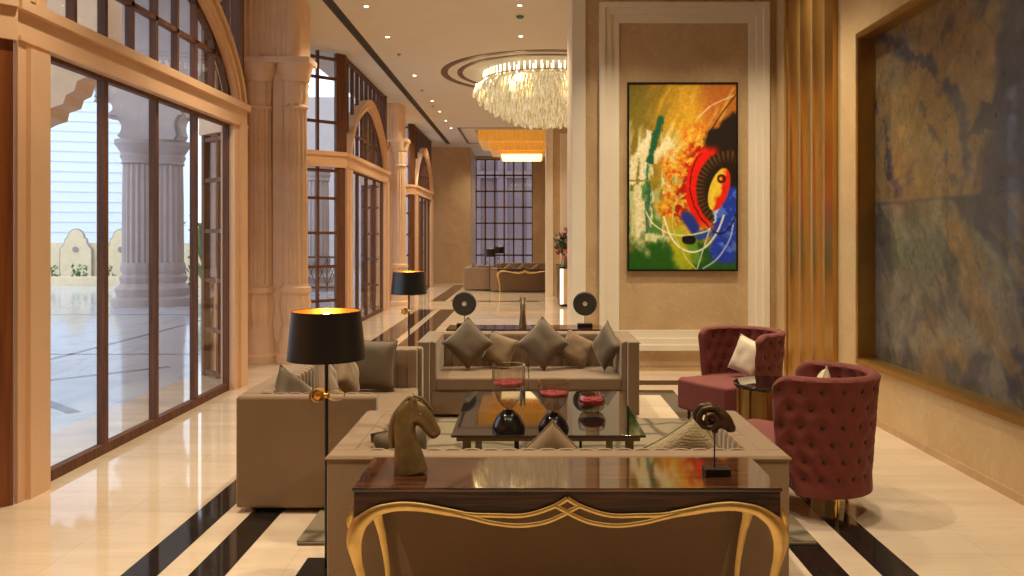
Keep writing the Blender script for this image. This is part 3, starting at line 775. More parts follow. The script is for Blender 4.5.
def sofa(label, loc, rz, W, D, ncush=2, group=None, full=False):
    t = thing('sofa', label, 'sofa', loc, rz, group)
    H = .70; th = .105; pad = .05
    q = MB(); q.rbox(-W/2+.09, W/2-.09, -D/2+.045, D/2-.03, .032, .25, .01, 2); q.build('base', M['fabric'], t)
    for s in (-1,1):
        q = MB(); x0, x1 = (-W/2, -W/2+th) if s < 0 else (W/2-th, W/2)
        q.rbox(x0, x1, -D/2, D/2 if full else D/2-th-.001, .03, H, .022 if full else .012, 3); 
        q.build('arm', M['fabric'], t)
        q = MB(); Mx = Matrix.Translation((s*(W/2-th), -th/2+.02, .25)) @ Matrix.Rotation(-s*pi/2, 4, 'Z')
        channels(q, D-th-.04, H-.25-.006, max(3,int((D-th)/.09)), pad, .012, Mx); q.build('arm_pad', M['fabric'], t)
    q = MB(); ww = W/2-(th+.001 if full else 0); q.rbox(-ww, ww, D/2-th, D/2, .03, H, .012, 3); q.build('backrest', M['fabric'], t)
    q = MB(); Mx = Matrix.Translation((0, D/2-th, .25))
    channels(q, W-2*th-2*pad, H-.25-.006, int((W-2*th)/.09), pad, .012, Mx); q.build('back_pad', M['fabric'], t)
    q = MB()
    e = .004; zt = H-.012
    if not full: q.tube([(-W/2-e,-D/2-e,zt),(-W/2-e,D/2+e,zt),(W/2+e,D/2+e,zt),(W/2+e,-D/2-e,zt)], .006, 6, ref=(0,0,1)); q.build('piping', M['fabric'], t)
    iw = W-2*th-2*pad; cw = iw/ncush
    for i in range(ncush):
        q = MB(); x0 = -iw/2+i*cw
        q.rbox(x0+.003, x0+cw-.003, -D/2+.025, D/2-th-pad-.005, .25, SEAT, .022, 4); q.build('seat_cushion', M['fabric'], t)
    for sx in (-1,1):
        for sy in (-1,1):
            q = MB(); q.lathe([(.018,0),(.022,.034)], 12, sx*(W/2-.08), sy*(D/2-.08)); q.build('leg', M['brass'], t)
    return t
far_sofa = sofa('taupe velvet sofa facing the viewer with five pillows on it', (.015,7.675,0), 0, 2.01, .85, 2)
left_sofa = sofa('taupe velvet sofa side on to viewer beside the black floor lamp', (-1.32,5.87,0), pi/2, 2.20, .84, 2, full=True)
near_sofa = sofa('taupe velvet sofa seen from behind, with gilded console against its back', (.135,3.93,0), pi, 2.01, .92, 2)

def pillow(label, size, thick, c, roll, tilt, yaw, m, group, sy=1.):
    t = thing('throw_pillow', label, 'pillow', c, 0, group)
    n = 14; vs = []; fs = []
    for side in (-1,1):
        for j in range(n+1):
            for i in range(n+1):
                u = -1+2*i/n; v = -1+2*j/n
                h = ((1-u**4)*(1-v**4))**.62 if abs(u) < 1 and abs(v) < 1 else 0
                pin = 1-.07*(1-abs(u)**2)*abs(v)**3; pin2 = 1-.07*(1-abs(v)**2)*abs(u)**3
                w = .010*noise.noise(Vector((u*2.2+label.__len__(), v*2.2, side)))*h
                vs.append((u*size/2*pin2, side*(thick/2*h)+w, v*size/2*sy*pin))
    k = (n+1)**2
    for s in (0,1):
        for j in range(n):
            for i in range(n):
                f = (s*k+j*(n+1)+i, s*k+j*(n+1)+i+1, s*k+(j+1)*(n+1)+i+1, s*k+(j+1)*(n+1)+i); fs.append(f if s == 0 else f[::-1])
    RM = Matrix.Rotation(yaw,4,'Z') @ Matrix.Rotation(tilt,4,'X') @ Matrix.Rotation(roll,4,'Y')
    q = MB(); q.add(vs, fs, RM)
    b = bmesh.new(); me_v = q.v
    o = q.build('cover', m, t, angle=80)
    bm_ = bmesh.new(); bm_.from_mesh(o.data); bmesh.ops.remove_doubles(bm_, verts=bm_.verts[:], dist=1e-5); bmesh.ops.recalc_face_normals(bm_, faces=bm_.faces[:]); bm_.to_mesh(o.data); bm_.free()
    rim = []
    for i in range(n): rim.append((i,0))
    for j in range(n): rim.append((n,j))
    for i in range(n): rim.append((n-i,n))
    for j in range(n): rim.append((0,n-j))
    pts = [q.v[j*(n+1)+i] for i,j in rim]
    q2 = MB(); q2.tube(pts, .004, 5, closed=True); q2.build('seam', m, t)
    return t
def at(px, py, y): return ((px-527)*y/800, y, 1.65-(py-237)*y/800)
G1 = 'pillows along the sofa facing the viewer'
def fp(px, py, y, *a, **k): return pillow(a[0], a[1], a[2], at(px,py,y), *a[3:], **k)
fp(468, 343, 7.72, 'dark taupe diamond pillow, first on sofa below a grey disc', .36, .13, R(45), R(-16), R(4), M['fabricd'], G1)
fp(500, 350, 7.83, 'tan square pillow tucked between two dark diamond pillows', .30, .11, R(18), R(-18), R(-14), M['fabricl'], G1)
fp(543, 343.5, 7.72, 'dark taupe diamond pillow at middle of the sofa', .37, .13, R(44), R(-16), R(0), M['fabricd'], G1)
fp(576, 349, 7.83, 'tan tilted pillow beside the middle diamond pillow', .30, .11, R(30), R(-18), R(10), M['fabricl'], G1)
fp(606, 346, 7.58, 'dark pillow standing on edge against the sofa arm, below right-side grey disc', .34, .12, R(40), R(-8), R(-62), M['fabricd'], G1)
bpy.data.objects['throw_pillow.004']['label'] = 'dark pillow standing on edge against the sofa arm'
G2 = 'pillows on the sofa beside the black lamp'
pillow('large plain taupe pillow leaning on far arm of side sofa', .42, .14, (-1.30,6.66,.585), R(2), R(-10), R(-4), M['fabricd'], G2)
pillow('taupe pillow with upright point just behind the near arm', .34, .12, (-1.52,5.16,.60), R(36), R(-14), R(70), M['fabricd'], G2)
pillow('tan pillow behind the lamp pole on side sofa', .36, .12, (-1.44,5.75,.60), R(36), R(-14), R(92), M['fabricl'], G2)
pillow('tan pillow lying low before the large taupe pillow', .34, .12, (-1.40,6.22,.585), R(40), R(-16), R(84), M['fabricl'], G2)
G3 = 'pillows on the sofa seen from behind'
pillow('small taupe pillow in sofa corner beside the horse head statue', .32, .13, (-.615,3.86,.59), R(5), R(-10), R(222), M['fabricd'], G3)
pillow('taupe pillow with one point up behind the gilded console', .31, .12, (.115,3.78,.578), R(44), R(-12), R(180), M['fabricl'], G3)
pillow('ivory ribbed pillow behind the ram head statue', .34, .13, (.775,3.82,.585), R(36), R(-12), R(166), M['ribbed'], G3)

# ------------------------------------------------------------------ plum armchairs
def armchair(label, loc, rz):
    t = thing('tufted_armchair', label, 'armchair', loc, rz, 'plum tufted barrel armchairs')
    r0, th = .335, .085; zb, zt = .155, .85
    NS, NT = 84, 26
    def foot(s, tt, off):
        """s in -1..1 along the U, tt height 0..1, off outward offset"""
        Lw = .07+.12*st(0,.45,tt); arc = pi*r0; tot = arc+2*Lw
        d = s*tot/2; k = (.87+.13*tt)*.98
        if abs(d) <= arc/2:
            a = d/r0; x = (r0+off)*sin(a); y = (r0+off)*cos(a)
        else:
            e = abs(d)-arc/2; sg = 1 if d > 0 else -1
            x = sg*(r0+off); y = -e
        return x*k, y*k+.02
    tuft = []
    dots = [(-.86+i*.172+(.086 if j % 2 else 0), .16+j*.155) for j in range(6) for i in range(11)]
    def dim(s, tt, depth, w=.052):
        v = 0
        for (a,b_) in dots:
            ds = (s-a)*.78; dt = (tt-b_)*.69
            if abs(ds) < .2 and abs(dt) < .2:
                g = sqrt(ds*ds+dt*dt); v = max(v, math.exp(-(g/w)**1.25))
        return -depth*v
    vs = []; fs = []; ring = None
    for i in range(NS+1):
        s = -1+2*i/NS
        e = max(0, (abs(s)-.93)/.07); sh = sqrt(max(0.02, 1-e*e)); zt = .85-.07*max(0,(abs(s)-.82)/.18)**3
        col = []
        for j in range(NT+1):
            tt = j/NT; x,y = foot(s, tt, th/2*sh+dim(s,tt,.038,.058)*sh); col.append((x,y,zb+(zt-zb-.04)*tt))
        for j in range(1,7):
            a = pi*j/7; x,y = foot(s, 1, th/2*sh*cos(a)); col.append((x,y,zt-.04+.04*sin(a)))
        for j in range(NT,-1,-1):
            tt = j/NT; x,y = foot(s, tt, -th/2*sh-dim(s,tt,.040)*sh); col.append((x,y,zb+(zt-zb-.04)*tt))
        vs += col; ring = len(col)
    for i in range(NS):
        for j in range(ring-1):
            fs.append((i*ring+j, i*ring+j+1, (i+1)*ring+j+1, (i+1)*ring+j))
        fs.append((i*ring+ring-1, i*ring, (i+1)*ring, (i+1)*ring+ring-1))
    fs.append(tuple(range(ring))); fs.append(tuple(NS*ring+j for j in range(ring-1,-1,-1)))
    q = MB(); q.add(vs, fs)
    for (a,b_) in dots:
        for off in (th/2-.033, -th/2+.037):
            zt = .85; x,y = foot(a,b_,off); q.ball((x,y,zb+(zt-zb-.04)*b_), .014, 8, 5)
    back = q.build('backrest', M['red'], t, angle=60)
    back.data.materials.append(M['redbtn'])
    for p in back.data.polygons:
        if p.index >= len(fs): p.material_index = 1
    # seat: rounded block reaching forward of the wings
    poly = []
    for i in range(13):
        a = pi*i/12; poly.append((.265*cos(a), .02+.265*sin(a)))
    poly += [(-.275,-.2),(-.31,-.42),(-.27,-.47),(0,-.49),(.27,-.47),(.31,-.42),(.275,-.2)]
    q = MB(); q.prism(poly, 'xy', .175, .44, None, .03, 3); q.build('seat', M['red'], t)
    for (x,y) in ((-.23,-.38),(.23,-.38)):
        q = MB(); q.lathe([(.010,0),(.016,.178)], 12, x, y); q.build('leg', M['black'], t)
    for (x,y) in ((-.19,.17),(.19,.17)):
        q = MB(); q.lathe([(.010,0),(.022,.16)], 14, x, y); q.build('leg', M['brass'], t)
    return t
chA = armchair('plum tufted barrel armchair seen from behind, nearest the gilded console', (1.74,4.88,0), R(-120))
chB = dup(chA, (1.84,6.90,0), R(-58), 'plum tufted barrel armchair turned towards viewer with ivory pillow')
pillow('ivory silk pillow with pinched corner in armchair facing viewer', .31, .11, (1.90,6.88,.62), R(14), R(-16), R(-52), M['silk'], 'ivory pillows in the plum armchairs')
pillow('ivory silk pillow tip showing over the back of nearest armchair', .30, .11, (1.79,4.90,.655), R(45), R(-12), R(-122), M['silk'], 'ivory pillows in the plum armchairs')

# round side table between the armchairs
t = thing('round_side_table', 'round drum side table with dark glass top between plum armchairs', 'side table', (1.82,5.92,0))
q = MB(); q.lathe([(0,.545),(.275,.545),(.285,.553),(.285,.567),(.275,.575),(0,.575)], 40); q.build('tabletop', M['blackglass'], t)
q = MB(); q.lathe([(.25,.02),(.25,.545),(.24,.545),(.24,.02)], 40, closed=True); q.build('drum', M['bronze'], t)
q = MB()
for i in range(12):
    a = 2*pi*i/12; Mx = Matrix.Rotation(a,4,'Z'); q.box(.246,.262,-.02,.02,.02,.545,Mx)
q.build('rib', M['darkgold'], t)
for za in (.0,.26):
    q = MB(); q.lathe([(.244,za),(.266,za),(.266,za+.05),(.244,za+.05)], 40, closed=True); q.build('band', M['doorwood'], t)

# ------------------------------------------------------------------ gilded console with ebony top
def console(label, loc, rz):
    t = thing('console_table', label, 'console table', loc, rz, 'gilded console tables')
    cx = 567.5
    def cv(px, py): return ((px-cx)*.00374, 1.65-(py-237)*.0037)
    D2 = .21; H = .708
    edge = smoothpath([(357,523),(364,516),(380,509),(401,507.5),(424,509),(446,513),(463,516),(490,519),(520,519.5),(543,514),(558,507.5),(567.5,503)], 4)
    poly = [cv(353.5,488)]+[cv(353.5,521)]+[cv(*p) for p in edge]
    full = poly+[(-x,z) for x,z in reversed(poly)]
    full[0] = (full[0][0], H-.012); full[-1] = (full[-1][0], H-.012)
    q = MB(); q.rbox(-.808,.808,-D2,D2,H-.014,H,.003,2); q.build('tabletop', M['ebony'], t)
    q = MB()
    for s in (-1,1):
        y0,y1 = sorted((s*(D2-.004), s*(D2-.03))); q.prism(full, 'xz', y0, y1)
        x0,x1 = sorted((s*.79, s*.765)); q.box(x0,x1,-D2+.03,D2-.03,H-.12,H-.014)
    q.build('apron', M['apron'], t)
    # gilded frames, one at the front and one at the back; each leg runs on into its scroll
    legc = [(372,745,.012),(368,715,.011),(368,660,.011),(362,600,.016),(357,570,.021),(354.5,545,.030),(358,530,.031),(366,521,.025),(378,513.5,.020),(393,510,.018),(406,509,.018),(424,510.5,.0165),(446,514.5,.015),(463,517.5,.013)]
    up = [(455,516,.010),(475,518,.0085),(497,518.5,.0085),(518,519,.0085),(532,517,.0085),(545,513,.0085),(557,508,.009),(567.5,501.5,.009)]
    low = [(455,516.5,.010),(472,520.5,.009),(492,525.5,.0085),(518,528.5,.0085),(543,525.5,.0085),(560,519,.0085),(570,513.5,.0085),(580,508.5,.0075)]
    spike = [(350,533,.006),(349.5,525,.012),(351,517,.010),(352,509,.002)]
    fl = 745
    for yy, s in ((-D2-.008,1),(D2+.0,1)):
        for m_ in (1,-1):
            for nm, pp in (('leg',legc),('upper_scroll',up),('lower_scroll',low)):
                sp = smoothpath(pp, 5)
                pts = []; rr = []
                for (px,py,r) in sp:
                    x,z = cv(px,py)
                    if nm == 'leg' and py > 545: z = .0 + (z-cv(0,745)[1])*(cv(0,545)[1])/(cv(0,545)[1]-cv(0,745)[1])
                    pts.append((m_*x, yy-(.004 if nm == 'lower_scroll' else 0), z)); rr.append(r)
                q = MB(); q.tube(pts, rr, 10, sx=.6, ref=(0,1,0))
                if nm == 'leg':
                    sp2 = smoothpath(spike, 4); q.tube([(m_*cv(a,b_)[0], yy, cv(a,b_)[1]) for a,b_,_ in sp2], [r for _,_,r in sp2], 6, sx=.6, ref=(0,1,0))
                q.build(nm, M['gold'], t)
    return t
con = console('gilded console table with ebony top in front, holding horse and ram heads', (.151,3.21,0), 0)
con2 = dup(con, (-.02,8.37,0), 0, 'console table behind the pillow-lined sofa, holding two grey discs')

# ------------------------------------------------------------------ statues
def voxel(o, size, it=3):
    o.modifiers.clear()
    m = o.modifiers.new('merge', 'REMESH'); m.mode = 'VOXEL'; m.voxel_size = size; m.use_smooth_shade = True
    s = o.modifiers.new('soften', 'SMOOTH'); s.factor = .5; s.iterations = it
def horse(label, loc, rz):
    t = thing('horse_head_statue', label, 'statue', loc, rz, 'bronze horse head statues')
    U = .000694
    def c(x, y): return ((x-200)*U, 0, (518-y)*U)
    neck = smoothpath([(200,518,98),(196,490,97),(186,420,85),(170,340,70),(160,270,66),(168,200,66),(188,150,58),(208,110,38)], 6)
    head = smoothpath([(178,150,46),(205,150,60),(240,165,64),(276,205,56),(306,246,46),(330,280,42),(348,298,33),(356,306,14)], 6)
    q = MB()
    q.tube([c(x,y) for x,y,_ in neck], [r*U for *_,r in neck], 20, sx=.62, ref=(0,1,0))
    q.tube([c(x,y) for x,y,_ in head], [r*U for *_,r in head], 20, sx=.62, ref=(0,1,0))
    for s in (-1,1):
        a = c(215,110); b_ = c(205,60)
        q.tube([(a[0],s*.016,a[2]-.005),(a[0]-.001,s*.02,a[2]+.014),(b_[0],s*.020,b_[2])], [.014,.013,.003], 8)
        e = c(262,170); q.ball((e[0],s*.037,e[2]), .0055, 8, 6)
        e = c(335,292); q.ball((e[0],s*.017,e[2]), .008, 8, 6)
        j = c(222,190); q.ball((j[0],s*.008,j[2]), .030, 12, 8, (1,.66,1))
    o = q.build('head', M['statue'], t); voxel(o, .0042)
    q = MB()
    mp_ = smoothpath([(225,66,7),(190,82,12),(150,125,15),(115,175,17),(92,240,18),(88,310,17),(96,370,12)], 6)
    q.tube([c(x-3,y+4) for x,y,_ in mp_], [r*U for *_,r in mp_], 10, sx=1.1, ref=(0,1,0))
    fl = smoothpath([(215,72,6),(255,82,9),(285,105,9),(312,140,8),(322,155,3)], 5)
    q.tube([c(x,y+4) for x,y,_ in fl], [r*U for *_,r in fl], 8, sx=1.2, ref=(0,1,0))
    q.build('mane', M['statue'], t)
    return t
TT = .708
ha = horse('bronze horse head statue on the front console, looking sideways', (-.462,3.19,TT), 0)
horse2 = dup(ha, (-.045,8.36,TT), R(92), 'bronze horse head statue standing between two grey stone discs')

t = thing('ram_head_statue', 'dark bronze ram head on a thin rod and black block', 'statue', (.748,3.17,TT), 0)
U = .000615
def c(x, y, yy=0): return ((x-240)*U, yy, (530-y)*U)
q = MB()
hd = smoothpath([(180,165,34),(215,160,62),(264,170,66),(298,188,54),(324,214,40),(342,242,31),(346,256,14)], 5)
q.tube([c(x,y) for x,y,_ in hd], [r*U for *_,r in hd], 16, sx=.8, ref=(0,1,0))
nk = [(225,180,50),(232,220,38),(236,262,16)]
q.tube([c(x,y) for x,y,_ in nk], [r*U for *_,r in nk], 14, sx=.8, ref=(0,1,0))
for s in (-1,1):
    q.ball(c(285,172,s*.024), .006, 8, 6)
o = q.build('head', M['ramm'], t); voxel(o, .004, 2)
for s in (-1,1):
    pts = []; rr = []
    for i in range(44):
        f = i/43; a = R(35)+f*R(560); r = (76-52*f)*U
        pts.append((( 186-240)*U+r*cos(a), s*(.022+.034*f), (530-160)*U+r*sin(a)*.95)); rr.append((25-17*f)*U*(1+.10*sin(i*2.2)))
    q = MB(); q.tube(pts, rr, 10); q.build('horn', M['ramm'], t)
q = MB(); q.tube([c(234,262),c(231,486)], .0032, 8); q.build('rod', M['black'], t)
q = MB(); q.rbox(-.048,.052,-.035,.035,0,.030,.002,2); q.build('base', M['black'], t)

def stonedisc(label, x, y):
    t = thing('stone_disc_sculpture', label, 'sculpture', (x,y,TT), 0, 'grey stone discs on stands')
    q = MB(); Mx = Matrix.Translation((0,0,.245)) @ Matrix.Rotation(pi/2,4,'X')
    q.lathe([(.022,-.012),(.10,-.016),(.115,-.016),(.125,-.008),(.125,.008),(.115,.016),(.10,.016),(.022,.012)], 40, 0,0, Mx, closed=True); d = q.build('disc', M['disc'], t)
    q = MB(); q.lathe([(.016,-.015),(.024,-.017),(.024,.017),(.016,.015)], 20, 0,0, Mx, closed=True); q.build('hub_ring', M['pearl'], d)
    q = MB(); q.lathe([(0,-.004),(.0165,-.004),(.0165,.004),(0,.004)], 16, 0,0, Mx); q.build('hub_inlay', M['pearl'], d)
    q = MB(); q.tube([(0,0,.028),(0,0,.122)], .004, 8); q.build('rod', M['black'], t)
    q = MB(); q.rbox(-.078,.078,-.045,.045,0,.04,.003,2); q.build('base', M['black'], t)
    return t
sd = stonedisc('grey stone disc on stand above first dark pillow, nearer the windows', -.655, 8.36)
dup(sd, (.605,8.36,TT), 0, 'grey stone disc on stand beside the tall framed wall pier')

# ------------------------------------------------------------------ rug and glass coffee table
t = thing('area_rug', 'pale grey rug with dark marbled veins under the sofas', 'rug', (.16,5.75,0))
q = MB(); q.rbox(-1.40,1.40,-1.45,1.45,.002,.018,.006,2); q.build('pile', M['rug'], t)
q = MB()
for s in (-1,1):
    y0,y1 = sorted((s*1.452, s*1.475)); q.rbox(-1.39,1.39,y0,y1,.002,.014,.003,2)
q.build('fringe_edge', M['fabricd'], t)
t = thing('coffee_table', 'square glass coffee table with dark base in middle of the sofas', 'coffee table', (.13,5.53,0))
q = MB(); q.rbox(-.59,.59,-.69,.69,.435,.45,.003,2); q.build('tabletop', M['blackglass'], t)
q = MB(); q.rbox(-.56,.56,-.66,.66,.405,.4345,.003,2); q.build('apron', M['greymetal'], t)
for sx in (-1,1):
    for sy in (-1,1):
        q = MB(); q.rbox(sx*.50-.025,sx*.50+.025,sy*.60-.025,sy*.60+.025,.0185,.405,.003,2); q.build('leg', M['greymetal'], t)
for sx in (-1,1):
    for sy in (-1,1):
        q = MB(); q.rbox(sx*.20-.008,sx*.20+.008,sy*.60-.008,sy*.60+.008,.0185,.405,.002,2); q.build('rod', M['black'], t)

def vase(label, x, y, H, rad, neck, basefrac):
    t = thing('hourglass_vase', label, 'vase', (x,y,.4505), 0, 'hourglass vases of red petals')
    hb = H*basefrac
    bp = smoothpath([(rad*.98,0.),(rad*.93,hb*.25),(rad*.62,hb*.72),(neck,hb)], 5)
    q = MB(); q.lathe([(0,0)]+bp+[(0,hb)], 32); q.build('foot', M['smoke'], t)
    up = smoothpath([(neck,hb),(rad*.66,hb+(H-hb)*.22),(rad*.95,hb+(H-hb)*.52),(rad,H*.86),(rad*.97,H)], 5)
    q = MB(); q.lathe([(0,hb)]+up+[(r-.004,z) for r,z in reversed(up)][:-1]+[(0,hb+.012)], 64, flutes=16, amp=.06, frange=(hb+.03,H*.97)); q.build('bowl', M['clear'], t)
    q = MB(); zr = hb+(H-hb)*.58; rr = rad*.90
    q.lathe([(0,zr-.012),(rr*.97,zr-.012),(rr,zr),(rr*.96,zr+.008),(0,zr+.008)], 28)
    for i in range(40):
        a = random.uniform(0,2*pi); r = rr*.86*sqrt(random.random()); q.ball((r*cos(a),r*sin(a),zr+.008), .012, 7, 5, (1,1,.5))
    q.build('petals', M['berry'], t)
    q = MB(); q.lathe([(neck*.9,hb-.008),(neck*1.25,hb),(neck*.9,hb+.008)], 20); q.build('collar', M['brass'], t)
    return t
vase('tallest hourglass glass vase with band of red petals', -.115, 4.98, .405, .105, .022, .32)
vase('middle-sized hourglass glass vase with red petals', .165, 4.99, .305, .098, .022, .36)
t = thing('glass_bowl', 'low round glass bowl of red petals on coffee table', 'bowl', (.445,5.50,.4505))
q = MB(); bp = smoothpath([(.045,.002),(.075,.015),(.095,.055),(.092,.095),(.084,.118)], 5)
q.lathe([(0,0)]+bp+[(r-.004,z) for r,z in reversed(bp)]+[(0,.008)], 32); q.build('bowl', M['clear'], t)
q = MB(); q.lathe([(0,.055),(.088,.055),(.087,.085),(0,.09)], 26)
for i in range(36):
    a = random.uniform(0,2*pi); r = .075*sqrt(random.random()); q.ball((r*cos(a),r*sin(a),.088), .013, 7, 5, (1,1,.7))
q.build('petals', M['berry'], t)

# ------------------------------------------------------------------ black floor lamps
def floorlamp(label, loc):
    t = thing('floor_lamp', label, 'floor lamp', loc, 0, 'black floor lamps with gold rings')
    q = MB(); q.rbox(-.125,.125,-.12,.12,.002,.028,.003,2); q.build('base', M['black'], t)
    q = MB(); q.tube([(0,0,.028),(0,0,1.2)], .0095, 10); q.build('pole', M['black'], t)
    zb, zt = 1.052, 1.288
    q = MB(); q.lathe([(.189,zb),(.167,zt),(.164,zt),(.186,zb)], 48, closed=True); sh = q.build('lamp_shade', M['shade'], t)
    q = MB(); q.lathe([(.184,zb+.003),(.1625,zt-.002),(.1615,zt-.002),(.183,zb+.003)], 48, closed=True); q.build('lining', M['goldlining'], sh)
    q = MB()
    for i in range(3):
        a = 2*pi*i/3; q.tube([(0,0,zt-.03),(.163*cos(a),.163*sin(a),zt-.02)], .003, 6)
    q.build('spider_arm', M['brass'], sh)
    q = MB(); q.ball((0,0,1.235), .036, 14, 10, (1,1,1.2)); q.build('bulb', M['bulb'], t)
    # gold ribbon knot on the pole
    q = MB()
    # two curled leaves, one closed to a pod and one open
    for (sg, rx, rz_, w_) in ((-1,.036,.034,.030),(1,.042,.024,.016)):
        vs = []; n = 28
        for i in range(n+1):
            a = pi*(.02+1.96*i/n) if sg > 0 else 2*pi*i/n
            x_ = sg*(rx+.006)-sg*rx*cos(a); z_ = .872+rz_*sin(a)
            for y_ in (-w_,w_): vs.append((x_, y_-.004, z_))
        fs = [(2*i,2*i+1,2*i+3,2*i+2) for i in range(n)]
        q.add(vs, fs)
    q.ball((-.040,0,.872), .030, 14, 10, (1.05,.85,1.0))
    q.tube([(-.012,0,.872),(.012,0,.872)], .016, 10)
    q.build('ornament', M['gold'], t)
    return t
L1 = floorlamp('black floor lamp with gold-lined shade in front of the side sofa', (-.985,3.93,0))
L2 = dup(L1, (-1.24,8.4,0), 0, 'black floor lamp standing beyond side sofa beside the striped floor')

# ------------------------------------------------------------------ second seating group at the end of the hall
OX, OY = -.22, 20.6
dup(con, (.151+OX,3.21+OY,0), 0, 'gilded console table at far end of the hall')
dup(near_sofa, (.135+OX,3.93+OY,0), pi, 'distant sofa behind the gilded console at hall end')
dup(left_sofa, (-1.52,25.7,0), pi/2, 'distant sofa side on before the gridded far window')
dup(far_sofa, (-.10,29.0,0), 0, 'farthest sofa facing viewer below the gridded window')
dup(L1, (-1.14,24.45,0), 0, 'distant black floor lamp in front of the gridded window')
dup(L1, (-1.02,29.4,0), 0, 'farthest black floor lamp half hidden behind another lamp')
G4 = 'pillows on the distant sofas'
for i,(x,y,rl,yw,m,lb) in enumerate(((-.55,24.42,40,180,'fabricl','tan pillow above distant console, nearest the distant lamp'),(-.12,24.42,46,180,'fabricl','tan pillow above the middle of distant console'),(.30,24.42,38,180,'fabricl','tan pillow above distant console nearest the flowers'),
        (-1.66,25.1,40,90,'fabricd','dark pillow on distant side sofa near its near arm'),(-1.66,25.8,44,90,'fabricl','tan pillow on distant side sofa near its middle'))):
    pillow(lb, .36, .13, (x,y,.62), R(rl), R(-12), R(yw), M[m], G4)

# flower cabinet
t = thing('flower_cabinet', 'dark cabinet with pale lit edge under the flowers in the hall', 'cabinet', (.78,18.9,0))
q = MB(); q.rbox(0,.6,.03,2.2,.06,.90,.004,2); q.build('body', M['apron'], t)
q = MB(); q.rbox(-.02,.62,0,2.22,.90,.935,.004,2); q.build('top', M['black'], t)
q = MB(); q.box(.0,.08,.005,.03,.06,.90); q.build('edge_strip', M['litstrip'], t)
q = MB(); q.box(.085,.6,.005,.03,.06,.90); q.build('front_panel', M['stoner'], t)
q = MB(); q.box(.03,.57,.06,2.15,0,.06); q.build('plinth', M['black'], t)
t = thing('flower_arrangement', 'vase of red, pink and ivory flowers on the dark hall cabinet', 'flowers', (.90,19.25,.9355))
q = MB(); q.lathe([(0,0),(.07,0),(.09,.10),(.06,.22),(.075,.27),(.065,.27),(.05,.22),(0,.2)], 20); q.build('vase', M['greymetal'], t)
rs = random.Random(3)
q = MB()
for i in range(90):
    a = rs.uniform(0,2*pi); e = rs.uniform(.1,1.3); r = rs.uniform(.18,.42)
    p = Vector((r*cos(a)*cos(e)*.75, r*sin(a)*cos(e)*.75, .30+r*sin(e)*1.5)); d = Vector((cos(a),sin(a),.8)).normalized(); w = d.cross(Vector((0,0,1))).normalized()*.03
    q.add([p-d*.09,p+w*1.5,p+d*.12,p-w*1.5], [(0,1,2,3)])
    if i % 5 == 0: q.tube([(0,0,.2),tuple(p)], .004, 4)
q.build('foliage', M['leafd'], t)
for i,(x,y,z,m,r) in enumerate(((-.16,-.12,.34,'crimson',.075),(-.20,-.05,.46,'crimson',.07),(-.10,-.20,.42,'pink',.06),(.02,-.22,.36,'pink',.075),(.06,-.18,.58,'pink',.06),(-.04,-.10,.76,'pink',.08),(.03,-.06,.90,'pink',.07),(-.10,-.06,.62,'ivory',.07),(-.14,-.08,.70,'ivory',.05),(.10,-.14,.70,'crimson',.06),(.12,-.16,.46,'crimson',.07),(-.02,-.2,.24,'pink',.06))):
    q = MB()
    for k in range(9):
        a = 2*pi*k/9*1.6; rr = r*.5*sqrt(k/9); q.ball((x+rr*cos(a)*.8,y+rr*sin(a)*.5,z+rr*sin(a)*.8), r*.42, 7, 5, (1,.7,1))
    q.build('flower', M[m], t)

# ------------------------------------------------------------------ outside
q = MB(); q.box(-60, XW-.15, -20, 90, -.16, -.02); struct('ground', q, M['porch'])
def inl(n, pts, w=.10):
    q = MB()
    for (a,b_) in zip(pts, pts[1:]):
        d = (Vector(b_)-Vector(a)).normalized(); p = Vector((-d.y,d.x))*w/2
        A_,B_ = Vector(a),Vector(b_)
        q.prism([tuple(A_-p),tuple(B_-p),tuple(B_+p),tuple(A_+p)], 'xy', -.03, -.0185)
    struct('trim_%d' % n, q, M['porchline'])
inl(20, [(-6.5,8),(-6.5,17)]); inl(21, [(-7.9,11.4),(-4.3,11.4)]); inl(22, [(-16,17.2),(-4.2,17.2)], .14)
inl(23, [(-4.3,7.6),(-5.9,9.0),(-4.6,10.3)], .12)

# arcade: three scalloped arches on clustered fluted columns
YA = 19.4
def scallop(x0, x1, zs, zt, lobes=9):
    """points of a multifoil arch from (x0,zs) up and over to (x1,zs)"""
    n = lobes*8; pts = []; cxm = (x0+x1)/2; a = (x1-x0)/2; h = zt-zs
    for i in range(n+1):
        f = i/n; th = pi*(1-f)
        k = .86+.14*abs(sin(f*lobes*pi))**.6
        pts.append((cxm+a*k*cos(th), zs+h*(abs(sin(th))**.85)*k))
    pts[0] = (x0,zs); pts[-1] = (x1,zs)
    return pts
q = MB(); zs, zt = 3.98, 5.7; top = 8.2
opens = [(-13.9,-9.62),(-8.45,-6.3)]
xs = [-16.0]+[x for o in opens for x in o]+[-5.7]
for i in range(0, len(xs), 2): q.box(xs[i], xs[i+1], YA-.3, YA+.3, zs, top)
for (a,b_) in opens:
    pts = scallop(a,b_,zs,zt)
    for d0_, d1_, ex in ((-.3,.3,0.),):
        poly = pts+[(b_,top),(a,top)]
        q.prism(poly, 'xz', YA+d0_, YA+d1_)
    pts2 = scallop(a+.10,b_-.10,zs,zt-.16)
    band_ = pts2+[(b_,zs)]+[(x,z) for x,z in reversed(pts)]
    q.prism(pts2+list(reversed(pts)), 'xz', YA-.18, YA+.18)
struct('wall_arcade', q, M['pstone'])
colp = [(.62,0),(.62,.18),(.5,.24),(.56,.42),(.42,.55),(.46,.7),(.38,.78),(.44,.9),(.40,1.05)]
